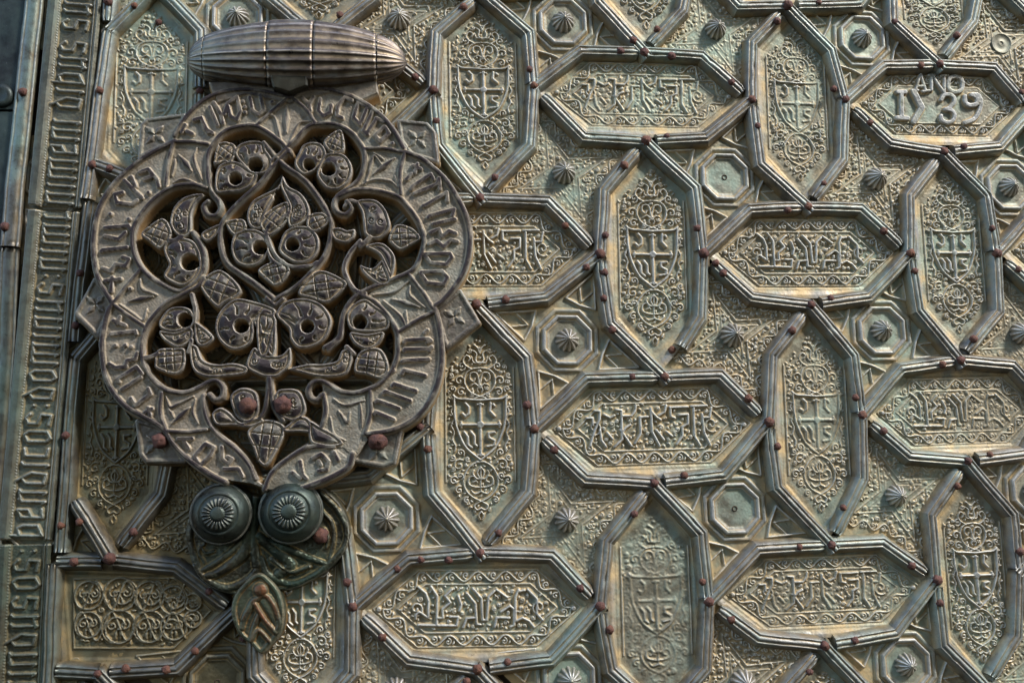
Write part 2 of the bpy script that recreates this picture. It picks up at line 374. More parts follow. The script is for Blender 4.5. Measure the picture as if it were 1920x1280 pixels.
HWV, CV, TV = 87.0, 122.0, 222.0
def wear(f, seed, amt, m0=0.0):
    a = vnoise(f.H.shape, 34, seed + 5) + .5; b = vnoise(f.H.shape, 12, seed + 6) + .5
    k = np.clip(1.15 - amt * (1.3 * a + .6 * b), .3, 1.1)
    return k
def shield_field(seed=0, amt=.35):
    f = Field(-HWV - 4, HWV + 4, -TV - 4, TV + 4, 1.25)
    T1 = 4.6
    S = lambda t: spline(q4(t), 4)
    # shield outline
    mir(f, S('-5,-180 90,-186 165,-192 196,-215'), 2.6, T1 + 1.2)
    mir(f, S('190,-205 186,-60 164,40 105,160 0,248'), 2.6, T1 + 1.2)
    # cross with knobbed ends
    f.stroke(q4('0,-150 0,215'), 3.2, T1 + 1.0, flat=True); f.stroke(q4('-140,-4 140,-4'), 3.2, T1 + 1.0, flat=True)
    f.dot(0, -1, 7.2, T1 + 1.6, flat=True)
    for x, y in ((-35, -1), (35, -1), (0, -37), (0, 53)):
        f.dot(x, y, 4.6, T1 + 1.2, flat=True)
        f.dot(x + (5 if y not in (-1,) else 0), y + (5 if y == -1 else 0), 2.6, T1 + .8, flat=True)
        f.dot(x - (5 if y not in (-1,) else 0), y - (5 if y == -1 else 0), 2.6, T1 + .8, flat=True)
    for t in ('-108,-158 -84,-132 -84,-84 -112,-62', '-112,-70 -130,-84', '76,-158 72,-100 104,-66', '96,-150 104,-140',
              '-118,48 -92,82 -92,138 -66,158', '-70,44 -44,78 -44,134 -28,148', '104,52 60,56 62,88 104,112 100,142 48,152'):
        f.stroke(q4(t), 3.0, T1 + .7, flat=True)
    # upper medallion and buds
    mir(f, S('-42,-196 20,-214 80,-248 112,-310 102,-372 60,-405 6,-414'), 1.6, T1)
    mir(f, S('4,-262 8,-330 26,-378 66,-376 74,-336 46,-316 34,-338'), 1.5, T1)
    mir(f, S('0,-270 34,-300 66,-286'), 2.2, T1, 1.0); mir(f, S('0,-290 22,-255 10,-236'), 2.0, T1, 1.0)
    mir(f, S('60,-405 104,-432 124,-470 96,-506 68,-482 84,-462'), 1.6, T1)
    mir(f, S('0,-440 30,-470 22,-520 50,-540'), 1.6, T1); mir(f, S('4,-455 44,-452 60,-500'), 1.8, T1, 0.8)
    mir(f, S('0,-520 14,-560 34,-578'), 1.8, T1); f.dot(0, -152, 3.4, T1); mir(f, q4('40,-580 40.1,-580'), 3.0, T1); f.dot(0, -139, 3, T1)
    # lower medallion
    mir(f, S('-30,258 50,272 104,326 126,398 106,462 58,510 -20,548'), 1.6, T1)
    f.stroke(S('0,296 26,338 0,388'), 1.4, T1); f.stroke(S('0,296 -26,338 0,388'), 1.4, T1); f.stroke(q4('0,310 0,470'), 1.5, T1)
    mir(f, S('0,440 30,440 86,420 84,372 52,362 36,396 58,404'), 1.6, T1); mir(f, S('0,470 44,486 70,462'), 2.4, T1, 1.0)
    mir(f, S('0,382 30,380 60,340 50,320'), 2.2, T1, 1.0)
    mir(f, S('20,548 50,570 30,600 0,586'), 1.6, T1); mir(f, S('0,610 20,640 6,668'), 1.8, T1, 0.8)
    # side scrolls
    for cx, cy, r, a in ((150, -320, 42, 2.6), (132, -428, 34, 1.6), (138, -240, 34, -2.4), (212, -360, 22, 1), (200, -262, 24, 2), (60, -222, 20, 1.),
                         (158, 282, 44, -2.2), (146, 196, 30, 2.5), (206, 230, 24, 1), (196, 392, 34, -2.6), (150, 360, 26, 2), (158, 458, 30, -2.0), (104, 530, 24, -2), (200, 310, 18, 1), (74, -540, 20, .5)):
        for sg in (1, -1):
            spiral(f, sg * cx / 4, cy / 4, r / 4, a if sg == 1 else math.pi - a, 1.15, sg, 1.5, T1)
    mir(f, S('208,-205 192,-150 212,-100 192,-50 212,0 190,50 204,100 180,150 190,190'), 1.5, T1)
    for k in range(6):
        for sg in (1, -1): leaf(f, sg * (49 if k % 2 else 52), -45 + k * 15, -1.2 if sg > 0 else -1.9, 8, 2.0, T1, sg * 1.5)
    inner = hexpoly(60, 103, 176)
    (j0, j1, i0, i1), D = f.sdf(inner); ins = np.zeros(f.H.shape, bool); ins[j0:j1, i0:i1] = D > 0
    X, Y = f.grid(); sh = (np.abs(X) < 48) & (Y > -54) & (Y < 45 - (np.abs(X) / 48) ** 2 * 20)
    fill_curls(f, ins & ~sh, 5000, 2.4, 6.0, 1.35, T1 * .9, 3 + seed)
    f.H[(f.H < 1) & sh] += 0.0
    f.H *= 1.12 * wear(f, seed, amt)
    if amt > .7: f.H = blur(f.H, 3)
    d = rim(f, hexpoly(HWV, CV, TV), 5.0)
    f.stroke([(-63, 100), (-63, -104)], 1.1, 2.6); f.stroke([(63, 100), (63, -104)], 1.1, 2.6)
    f.H += vnoise(f.H.shape, 2.2, 1 + seed) * 0.5 + vnoise(f.H.shape, 9, 2 + seed) * 0.7 + vnoise(f.H.shape, 30, 5 + seed) * 1.8
    return f, d > -3
HHH, CH, TH = 81.0, 113.0, 205.0
def lie_poly(hh, c, t): return [(-t, 0), (-c, -hh), (c, -hh), (t, 0), (c, hh), (-c, hh)]
def text_field(strokes, seed, plain=False, amt=.35):
    f = Field(-TH - 4, TH + 4, -HHH - 4, HHH + 4, 1.25); T1 = 4.4
    out, mid, inn = lie_poly(60, 99, 172), lie_poly(50, 93, 156), lie_poly(38, 87, 132)
    for P in (out, inn): f.stroke(P + [P[0]], 1.1, 2.8)
    vine(f, mid, 46, 7.5, 1.6, T1)
    if not plain:
        for t in strokes: f.stroke(t, 3.1, T1 + 1.2, flat=True, bev=2.0)
    (j0, j1, i0, i1), D = f.sdf(inn); ins = np.zeros(f.H.shape, bool); ins[j0:j1, i0:i1] = D > 1
    if not plain:
        for sx in (-1, 1): spiral(f, sx * 102, 0, 13, 1.0 if sx > 0 else 2.1, 1.3, sx, 1.5, T1)
        fill_curls(f, ins, 3500, 2.4, 6.0, 1.3, T1 * .8, seed)
    else:
        f.H[ins] += 1.6
        for t, r, h in strokes: f.stroke(t, r, h, flat=True, bev=2.2)
    f.H *= 1.12 * wear(f, seed, .25 if plain else amt)
    rim(f, lie_poly(HHH, CH, TH), 5.0)
    X, Y = f.grid()
    if plain: # the date plate's letters overlap its upper rim
        for t, r, h in strokes: f.stroke(t, r, h + 2.0, flat=True, bev=2.2)
    for x, y in ((-163, 0), (160, 2)): f.dot(x, y, 4.6, 7.0, flat=True)
    f.H += vnoise(f.H.shape, 2.2, seed) * 0.5 + vnoise(f.H.shape, 9, seed + 1) * 0.7 + vnoise(f.H.shape, 30, seed + 2) * 1.6
    m = np.zeros(f.H.shape, bool); (j0, j1, i0, i1), D = f.sdf(lie_poly(HHH, CH, TH)); m[j0:j1, i0:i1] = D > -3
    return f, m
def loc_strokes(txts, conv, centre, sp=False):
    c = uv(*centre); res = []
    for t in txts:
        p = [(a - c[0], b - c[1]) for a, b in uvs(conv(t))]
        res.append(spline(p, 4) if sp else p)
    return res
Z5 = tr(960, 640, 4.0)
TXT_A = loc_strokes(['600,592 640,592 642,640', '655,545 690,548 690,600 655,670 622,770', '690,672 700,740 730,782', '722,572 760,592 792,578',
    '806,540 842,545 842,735 790,782', '842,582 910,582 936,552 942,515', '842,690 872,656 902,640', '832,672 880,740 905,778', '970,592 972,700 932,762',
    '968,592 1022,590', '1046,535 1052,690 1102,782', '1052,560 1082,592 1112,612', '1100,582 1140,562 1152,518', '1080,678 1132,742',
    '1180,532 1182,592 1212,602', '1176,532 1300,530', '1240,582 1302,580 1302,640 1262,660 1262,720 1222,772', '1342,540 1344,720 1382,784',
    '1326,527 1432,525', '1400,580 1412,700 1452,784', '1402,602 1452,602 1464,540', '740,690 775,730', '1150,690 1190,720'], Z5, (1225, 803))
Z6 = tr(600, 960, 4.0)
TXT_B = loc_strokes(['758,582 812,625 832,680 832,790', '745,800 744,775 768,752 830,792', '765,842 890,842', '848,578 892,640 892,838', '900,842 1032,842 1042,782 985,782',
    '995,595 948,640 985,685 932,730 934,790 895,792', '1098,618 1160,690 1172,830 1195,832', '1142,588 1202,652 1212,800 1242,800 1252,640 1292,600',
    '1078,852 1102,792 1160,785', '1306,590 1382,642', '1298,845 1312,782 1400,782', '1340,742 1402,700 1432,722 1434,830 1410,842', '1462,588 1440,640 1442,800',
    '1462,600 1502,592', '1528,588 1592,652 1592,750 1634,792', '1448,802 1492,780 1540,802 1572,842', '1040,640 1062,700 1050,740', '690,620 720,600'], Z6, (895, 1140))
Z2 = tr(1440, 0, 4.0)
def date_strokes():
    r = []
    def add(ts, w_, h, sp=True):
        for s_ in loc_strokes(ts, Z2, (1766, 201), sp): r.append((s_, w_, h))
    add(['1110,700 1150,585', '1150,585 1190,705', '1125,672 1180,670', '1080,700 1130,702', '1165,708 1215,704', '1235,700 1236,590', '1236,590 1330,715', '1335,715 1336,595',
         '1215,590 1255,590', '1315,595 1360,595'], 4.2, 6.5, False)
    add(['1420,600 1378,612 1366,655 1378,700 1420,715 1466,700 1478,655 1462,612 1424,600'], 5.6, 6.5)
    add(['1000,715 1002,900', '970,712 1030,712', '965,902 1050,906'], 6.0, 6.5, False)
    add(['1098,712 1160,830 1098,928'], 7.5, 6.5, False)
    add(['1310,770 1330,738 1370,732 1408,752 1410,790 1372,830 1345,840', '1345,840 1390,850 1415,885 1400,925 1355,940 1312,920 1308,890'], 5.5, 6.5)
    add(['1495,745 1500,790 1530,812 1590,800 1585,755 1550,735', '1545,735 1600,738 1622,790 1610,850 1570,910 1495,940'], 5.8, 6.5)
    return r
def scroll_field():
    """the arabesque panel cut off by the door's edge: two rows of round scrolls"""
    f = Field(-190, 186, -108, 108, 1.25); T1 = 4.6
    c = tr(0, 0, 1.0)
    Z7 = tr(80, 960, 2.8); o = uv(269, 1156)
    def P(t): return [(a - o[0], b - o[1]) for a, b in uvs(Z7(t))]
    out = P('165,350 690,345 885,515 690,712 165,712')
    f.stroke(out + [out[0]], 1.3, 3)
    for cx, cy, r in ((245, 435, 66), (410, 430, 78), (562, 440, 70), (690, 460, 66), (240, 590, 60), (400, 600, 78), (560, 600, 74), (690, 600, 62), (790, 470, 40), (790, 560, 40)):
        q = P('%f,%f' % (cx, cy))[0]; r /= 2.8
        spiral(f, q[0], q[1], r, 1.5 if cy > 500 else -1.5, 1.0, 1, 2.0, T1)
        f.stroke([(q[0] + r * math.cos(a), q[1] + r * math.sin(a)) for a in np.linspace(0, 6.3, 24)], 2.1, T1)
        for s_ in (1, -1):
            spiral(f, q[0] + s_ * r * .36, q[1] - r * .1, r * .34, -1.2 if s_ > 0 else 4.3, 1.1, s_, 1.8, T1)
            leaf(f, q[0], q[1] + r * .1, 1.57 - s_ * .6, r * .7, 3.0, T1, s_ * 1.0)
    for y_, ph in ((435, 1), (597, -1)):
        q_ = P(' '.join('%f,%f' % (x, y_ + ph * 74 * math.sin((x - 165) / 80 * 1.57 * 2)) for x in range(170, 760, 10)))
        f.stroke(q_, 2.0, T1)
    (j0, j1, i0, i1), D = f.sdf(out); ins = np.zeros(f.H.shape, bool); ins[j0:j1, i0:i1] = D > 3
    fill_curls(f, ins, 4500, 3, 9, 1.5, T1 * .9, 11)
    f.H += np.where(ins, vnoise(f.H.shape, 2.6, 21) * 1.6, 0) + vnoise(f.H.shape, 9, 2) * .6
    hull = P('58,262 700,285 1000,515 700,822 100,822')
    d = rim(f, hull, 5.0)
    return f, d > -2, o

def pix(u, v, h):
    P = RC @ (np.array([u * UNIT, -h * UNIT, -v * UNIT]) - CAM); return (960 + FOC * P[0] / P[2], 640 + FOC * P[1] / P[2])
# the same lattice goes on past the edge of the view, to the right, above and below
_A = np.array([[i, j, 1] for i, j in list(UP) + list(LIE) if (i, j) != (-2, 3)], float)
_B = np.array([np.mean([uv(x, y, 17) for x, y in c], 0) for k, c in list(UP.items()) + list(LIE.items()) if k != (-2, 3)])
LAT = np.linalg.lstsq(_A, _B, rcond=None)[0]
NEAR = set(UP) | set(LIE); EXTRA = []
for i_ in range(-1, 6):
    for j_ in range(-1, 5):
        if (i_, j_) in NEAR: continue
        c_ = np.array([i_, j_, 1]) @ LAT
        if (i_ + j_) % 2 == 0: UP[(i_, j_)] = [pix(*(c_ + q), 17) for q in np.array([(0, -221), (88, -122), (88, 122), (0, 221), (-88, 122), (-88, -122)])]
        else: LIE[(i_, j_)] = [pix(*(c_ + q), 17) for q in np.array([(-205, 0), (-113, -81), (113, -81), (205, 0), (113, 81), (-113, 81)])]
for i_ in range(-2, 5):
    for j_ in range(-2, 5):
        c_ = np.array([i_ + .5, j_ + .5, 1]) @ LAT; p_ = pix(*c_, 0)
        if p_[0] > 1960 or p_[1] < -60 or p_[1] > 1320: EXTRA.append(((i_ + j_) % 2 == 0, p_))
def side_corners(pts): return [uv(x, y, HB) for x, y in pts]
def frame_polys(kind, c):
    """four mouldings per panel; ends as they interlace: a full end runs to the crossing, a short one stops clear of it"""
    if kind == 'up':
        T, TR, BR, B, BL, TL = c; Lc = None
        return [('TL', T, TL, None, 24, 2, 'round'), ('TR', T, TR, None, -4, 4, 'full'), ('BR', None, BR, B, -2, 24, 'short'), ('BL', None, BL, B, 12, -12, 'over')]
    L, TL, TR, R, BR, BL = c
    return []
_prof = [(-16.2, -3), (-15.8, 4), (-8.6, 14.2), (-7.2, 14.8), (-5.8, 13.4), (-4.4, 13.2), (-2.4, 15.2), (0, 15.8), (2.4, 15.2), (4.4, 13.2), (5.8, 13.4), (7.2, 14.8), (8.6, 14.2), (15.8, 4), (16.2, -3)]
_pedge = [0, 0, .25, .8, .1, 0, .3, .55, .3, 0, .1, .8, .25, 0, 0]
_pfoot = [1, .7, .05, 0, .5, .6, 0, 0, 0, .6, .5, 0, .05, .7, 1]
def bar_mesh(name, pts, lift, seed, end0=0, end1=0, org=(0, 0), mat=None, wd=1.0, prof=None):
    """sweep the reeded moulding along a bent line (mitred), slightly uneven like hand-made work"""
    r = np.random.RandomState(seed); P = [np.array(p, float) for p in pts]
    prof = prof or _prof
    cut = []; st = []                                        # stations: point, normal, scale of miter
    n = len(P); dirs = [(P[i + 1] - P[i]) / np.hypot(*(P[i + 1] - P[i])) for i in range(n - 1)]
    for i in range(n - 1):
        L = np.hypot(*(P[i + 1] - P[i])); m = max(2, int(L / 9))
        for k in range(m + 1):
            if k == m and i < n - 2: continue
            d = dirs[i]; nn = np.array([-d[1], d[0]]); ms = 1.0
            if k == 0 and i > 0:
                cut.append(len(st))
                d0 = dirs[i - 1]; b = d0 + d; b /= np.hypot(*b); nn = np.array([-b[1], b[0]]); ms = 1.0 / max(0.35, nn @ np.array([-d[1], d[0]]))
            st.append((P[i] + (P[i + 1] - P[i]) * k / m, nn, ms))
            if k == 0 and i > 0: st.append(st[-1])
    ns = len(st); wob = np.convolve(np.cumsum(r.randn(ns + 4)) * 0.30, np.ones(5) / 5, 'valid'); wob -= np.linspace(wob[0], wob[-1], ns)
    hw = np.convolve(r.randn(ns + 8), np.ones(5) / 5, 'same')[4:-4] * 0.5
    V = []; E = []; Fo = []; jit = r.randn(ns, len(prof)) * 0.14
    for _ in range(max(1, ns // 9)):                         # nicks and dents
        q_ = r.randint(1, max(2, ns - 1)); z_ = r.randint(2, len(prof) - 4); jit[q_, z_:z_ + 3] -= r.uniform(.8, 2.6)
    for c_ in cut: wob[c_ + 1] = wob[c_]; hw[c_ + 1] = hw[c_]; jit[c_ + 1] = jit[c_]
    for j, (p, nn, ms) in enumerate(st):
        tap = 1.0; drop = 0.0
        for e, dist in ((end0, j), (end1, ns - 1 - j)):
            if e == 1 and dist == 0: tap = 0.80; drop = 3.0
        for n_, ((o, h), e, fo) in enumerate(zip(prof, _pedge, _pfoot)):
            q = p + nn * ms * (o * tap * wd * (1 + .03 * hw[j]) + wob[j])
            hh = h * (1.28 if prof is _prof else 1.0) * wd - drop * (h > 0) + lift + hw[j] * 0.5 + jit[j, n_]
            V.append(((q[0] - org[0]) * UNIT, -hh * UNIT, -(q[1] - org[1]) * UNIT)); E.append(e); Fo.append(fo)
    m = len(prof); Q = []
    for j in range(ns - 1):
        if j in cut: continue
        for k in range(m - 1): Q.append((j * m + k, j * m + k + 1, (j + 1) * m + k + 1, (j + 1) * m + k))
    for j, flip in ((0, False), (ns - 1, True)):             # close the ends with strips of quads
        for k in range(m // 2):
            a, b, c, d = j * m + k, j * m + m - 1 - k, j * m + m - 2 - k, j * m + k + 1
            if c > d: Q.append((a, b, c, d) if flip else (a, d, c, b))
    Q = [q if len(set(q)) == 4 else q for q in Q]
    me = make_mesh(name, V, Q, {'edge': E, 'foot': Fo}, mat or M_BAR)
    n_side = (ns - 1 - len(cut)) * (m - 1)
    fl = np.ones(len(me.polygons), bool); fl[n_side:] = False
    me.polygons.foreach_set('use_smooth', fl)
    return me
def away(p, q, d):
    """point d units from p towards q"""
    p = np.array(p); q = np.array(q); v = q - p; return tuple(p + v / np.hypot(*v) * d)
sd = [100]
def add_bar(parent, inv, pts, e0, e1, lift):
    sd[0] += 1
    org = parent['_o']
    me = bar_mesh('frame_bar', pts, lift, sd[0], e0, e1)
    o = link('frame_bar', me, parent); o.matrix_parent_inverse = inv
    return o
nb = {}
def contact(a, b): return ((a[0] + b[0]) / 2, (a[1] + b[1]) / 2)
def fm(name, fk): return fk[0].mesh(name, fk[1], M_PLATE)
MES_UP = [fm('shield_plate', shield_field(s_ * 10, a_)) for s_, a_ in ((0, .2), (1, .4), (2, .6), (3, .95))]
MES_A = [fm('inscription_plate', text_field(TXT_A, s_, False, a_)) for s_, a_ in ((31, .2), (131, .55))]
MES_B = [fm('inscription_plate', text_field(TXT_B, s_, False, a_)) for s_, a_ in ((41, .2), (141, .55))]
ME_A, ME_B = MES_A, MES_B
UPV = {(1, 3): 3, (2, 2): 2, (0, 2): 0, (1, 1): 0, (2, 0): 2, (0, 0): 1, (3, 1): 1, (3, 3): 0, (-2, 0): 2, (-2, 2): 1, (1, -1): 1, (3, -1): 2}
f, mk = text_field(date_strokes(), 51, True); ME_D = f.mesh('date_plate', mk, M_PLATE)
f, mk, SC_O = scroll_field(); ME_S = f.mesh('scroll_plate', mk, M_PLATE)

UC = {k: side_corners(v) for k, v in UP.items()}; LC = {k: side_corners(v) for k, v in LIE.items()}
UPLAB = {(0, 2): 'upright shield panel right of the knocker, greener than the others', (1, 3): 'upright shield panel with heavily worn blurred relief'}
LIELAB = {(3, 0): 'lying panel with the raised date ANO and figures'}
KINDS = {(1, 0): ME_A, (1, 2): ME_A, (2, 3): ME_A, (0, 1): ME_A, (3, 2): ME_B, (2, 1): ME_B, (0, 3): ME_B, (-1, 2): ME_B, (-1, 0): ME_B, (2, -1): ME_B, (4, 1): ME_A, (4, 3): ME_B, (4, -1): ME_B}
def panel(name, me, cx, cy, sx, sz, rot, label=None):
    o = link(name, me, door, W(cx, cy, 0), label); o.scale = (sx, 1, sz); o.rotation_euler = (0, rot, 0)
    M = Matrix.Translation(W(cx, cy, 0)) @ Matrix.Rotation(rot, 4, 'Y') @ Matrix.Diagonal((sx, 1, sz, 1))
    o['_o'] = 0; del o['_o']
    return o, M.inverted()
def use_shaded(o, m): o.material_slots[0].link = 'OBJECT'; o.material_slots[0].material = m  # swaps in the copy that carries painted lower-left shade
def bars(o, inv, lst, dark=False):
    for pts, e0, e1, lift in lst:
        sd[0] += 1
        b = link('frame_bar', bar_mesh('frame_bar', pts, lift, sd[0], e0, e1, mat=M_SHADED_BAR if dark else None), o); b.matrix_parent_inverse = inv
for (i, j), c in UC.items():
    T, TR, BR, B, BL, TL = [np.array(p) for p in c]
    lc = LC.get((i - 1, j)); rc = LC.get((i + 1, j))
    LM = np.array(lc[3]) if lc and (i - 1, j) != (-2, 3) else (TL + BL) / 2
    RM = np.array(rc[0]) if rc else (TR + BR) / 2
    top = uv(*UP[(i, j)][0], 0); base = [uv(x, y, 3) for x, y in UP[(i, j)]]
    bx = np.array(base); wdt = (bx[1][0] + bx[2][0] - bx[4][0] - bx[5][0]) / 2; hgt = bx[3][1] - bx[0][1]
    cx = (bx[1][0] + bx[2][0] + bx[4][0] + bx[5][0]) / 4; cy = (bx[0][1] + bx[3][1]) / 2 * .4 + (bx[1][1] + bx[2][1] + bx[4][1] + bx[5][1]) / 4 * .6
    rot = math.atan2(-(bx[3][0] - bx[0][0] + bx[2][0] - bx[1][0]) / 2, hgt) * .5
    o, inv = panel('shield_panel', MES_UP[UPV.get((i, j), 0)], cx, cy, wdt / (2 * HWV), hgt / (2 * TV) * 1.0, -rot, UPLAB.get((i, j)))
    dk = (i, j) in ((-2, 2), (-2, 4))
    if dk: use_shaded(o, M_SHADED)
    lst = []
    if (i, j) == (-2, 0):
        lst += [([TL, uv(160, 372, HB)], 0, 0, 0.3), ([away(T, TL, 4), TL], 0, 0, 0), ([T, TR, away(RM, TR, 8)], 0, 0, .2), ([away(RM, BR, 2), BR, away(B, BR, 24)], 0, 1, 0), ([away(BL, TL, -14), uv(245, 332, HB)], 0, 1, .5)]
    elif (i, j) == (-2, 2):
        lst += [([TL, uv(113, 1035, HB)], 0, 0, 0.3), ([away(T, TL, 22), TL], 1, 0, 0), ([T, TR, away(RM, TR, 8)], 0, 0, .2), ([away(RM, BR, 2), BR, uv(226, 1022, HB)], 0, 1, 0), ([uv(138, 938, HB + 8), uv(207, 1050, HB + 6)], 1, 1, 8)]
    else:
        a = [away(T, TL, 24), TL, LM if np.hypot(*(TL - LM)) > 20 else (TL + BL) / 2]
        lst.append(([a[0], a[1], away(a[2], BL, 4)], 1, 0, 0.0))
        lst.append(([away(T, TR, -5), TR, away(RM, TR, 7)], 0, 0, 0.5))
        if (i, j) == (1, 1): lst.append(([away(RM, BR, -3), BR, away(B, BR, 66)], 0, 0, 0.2))
        else: lst.append(([away(RM, BR, -3), BR, away(B, BR, 24)], 0, 1, 0.2))
        lst.append(([away(LM, BL, 13), BL, away(B, BL, -13)], 0, 0, 0.8))
    bars(o, inv, lst, dk)
for (i, j), c in LC.items():
    L, TL, TR, R, BR, BL = [np.array(p) for p in c]
    uc = UC.get((i, j - 1)); dc = UC.get((i, j + 1))
    TM = np.array(uc[3]) if uc else (TL + TR) / 2
    BM = np.array(dc[0]) if dc else (BL + BR) / 2
    bx = np.array([uv(x, y, 3) for x, y in LIE[(i, j)]])
    wdt = bx[3][0] - bx[0][0]; hgt = (bx[4][1] + bx[5][1] - bx[1][1] - bx[2][1]) / 2
    cx = (bx[0][0] + bx[3][0]) / 2; cy = (bx[1][1] + bx[2][1] + bx[4][1] + bx[5][1]) / 4
    rot = math.atan2((bx[2][1] - bx[1][1] + bx[4][1] - bx[5][1]) / 2, (bx[2][0] - bx[1][0]))
    if (i, j) == (-2, 3):
        o, inv = panel('scroll_panel', ME_S, SC_O[0], SC_O[1], 1, 1, 0, 'dark lying panel of round scrolls, cut straight at the door edge')
        lst = [([uv(99, 1056, HB), uv(89, 1300, HB)], 0, 0, .4), ([uv(106, 1053, HB), uv(190, 1052, HB)], 0, 0, 0), ([uv(212, 1050, HB), TR, uv(425, 1135, HB)], 0, 1, .2),
               ([uv(445, 1142, HB), BR, uv(206, 1260, HB)], 0, 0, 0.3), ([uv(104, 1258, HB), uv(184, 1262, HB)], 0, 0, .5)]
    else:
        me = ME_D if (i, j) == (3, 0) else KINDS.get((i, j), MES_A)[1 if (i, j) in ((1, 0), (3, 2), (2, 3), (-1, 2)) else 0]
        nm = 'date_panel' if (i, j) == (3, 0) else 'inscription_panel'
        o, inv = panel(nm, me, cx, cy, wdt / (2 * TH), hgt / (2 * HHH), rot, LIELAB.get((i, j)))
        lst = [([away(TM, TL, 13), TL, away(L, TL, -4)], 1, 0, .9), ([away(TM, TR, 3), TR, away(R, TR, 24)], 0, 1, 0.1),
               ([away(R, BR, -6), BR, away(BM, BR, 22)], 0, 0, 1.1), ([away(L, BL, 25), BL, away(BM, BL, 0)], 1, 0, .4)]
        if (i, j) in ((-1, 0),): lst = lst[1:3]
        if (i, j) == (-1, 2): pass
        if (i, j) == (-2, 1): lst = [lst[1], ([uv(168, 378, HB), uv(150, 520, HB), uv(138, 640, HB)], 0, 0, .2), lst[2]]
    dk = (i, j) in ((-2, 3), (-2, 1))
    if dk: use_shaded(o, M_SHADED)
    bars(o, inv, lst, dk)
e = link('edge_bar', bar_mesh('edge_bar', [uv(210, -60, HB), uv(201, 38, HB)], 0, 77, 0, 1), door)

# ------------------------------------------------------------------ the small plates between the panels
def octa(r, rot=math.pi / 8): return [(r * math.cos(rot + k * math.pi / 4), r * math.sin(rot + k * math.pi / 4)) for k in range(8)]
ARM = 172.0
def star_outline(ch, grow=0):
    """eight-pointed patch between four panels: arms turn clockwise or counter-clockwise"""
    pts = []
    for k in range(4):
        a = -math.pi / 2 + ch * 0.36 + k * math.pi / 2
        pts.append(((ARM + grow) * math.cos(a), (ARM + grow) * math.sin(a)))
        b = -math.pi / 2 + ch * 0.36 + (k + 0.5) * math.pi / 2 + ch * 0.16
        pts.append(((82 + grow) * math.cos(b), (82 + grow) * math.sin(b)))
    return pts
def boss_field(seed=0, amt=.3):
    f = Field(-178, 178, -178, 178, 1.4); T1 = 4.2
    out = star_outline(-1)
    path = []
    for k in range(8):
        x, y = out[k]; s_ = .78 if k % 2 else .72
        path.append((x * s_, y * s_))
    vine(f, path, 40, 7.0, 1.6, T1)
    st = []
    for k in range(4):                                        # a pointed star of thin raised lines round the stud
        a = -math.pi / 2 - .36 + k * math.pi / 2
        st += [(92 * math.cos(a), 92 * math.sin(a)), (30 * math.cos(a + math.pi / 4 - .1), 30 * math.sin(a + math.pi / 4 - .1))]
    f.stroke(st + [st[0]], 1.3, 2.6)
    st2 = [(x * .62, y * .62) for x, y in st]
    f.stroke(st2 + [st2[0]], 1.0, 1.6)
    (j0, j1, i0, i1), D = f.sdf(out); ins = np.zeros(f.H.shape, bool); ins[j0:j1, i0:i1] = D > 19
    X, Y = f.grid(); ins &= np.hypot(X, Y) > 26
    fill_curls(f, ins, 4500, 2.6, 6.5, 1.35, T1 * .85, 8 + seed)
    f.H *= 1.12 * wear(f, seed, amt)
    f.H += vnoise(f.H.shape, 2.2, 61 + seed) * 0.5 + vnoise(f.H.shape, 9, 62 + seed) * 0.8 + vnoise(f.H.shape, 30, 63 + seed) * 1.8
    m = np.zeros(f.H.shape, bool); (j0, j1, i0, i1), D = f.sdf(star_outline(-1, 6)); m[j0:j1, i0:i1] = D > 0
    f.dusty = np.zeros(f.H.shape); f.dusty[j0:j1, i0:i1] = np.clip((42 - D) / 18, 0, 1); f.dusty *= np.clip(.6 + 1.5 * vnoise(f.H.shape, 26, 99), 0, 1)
    return f, m
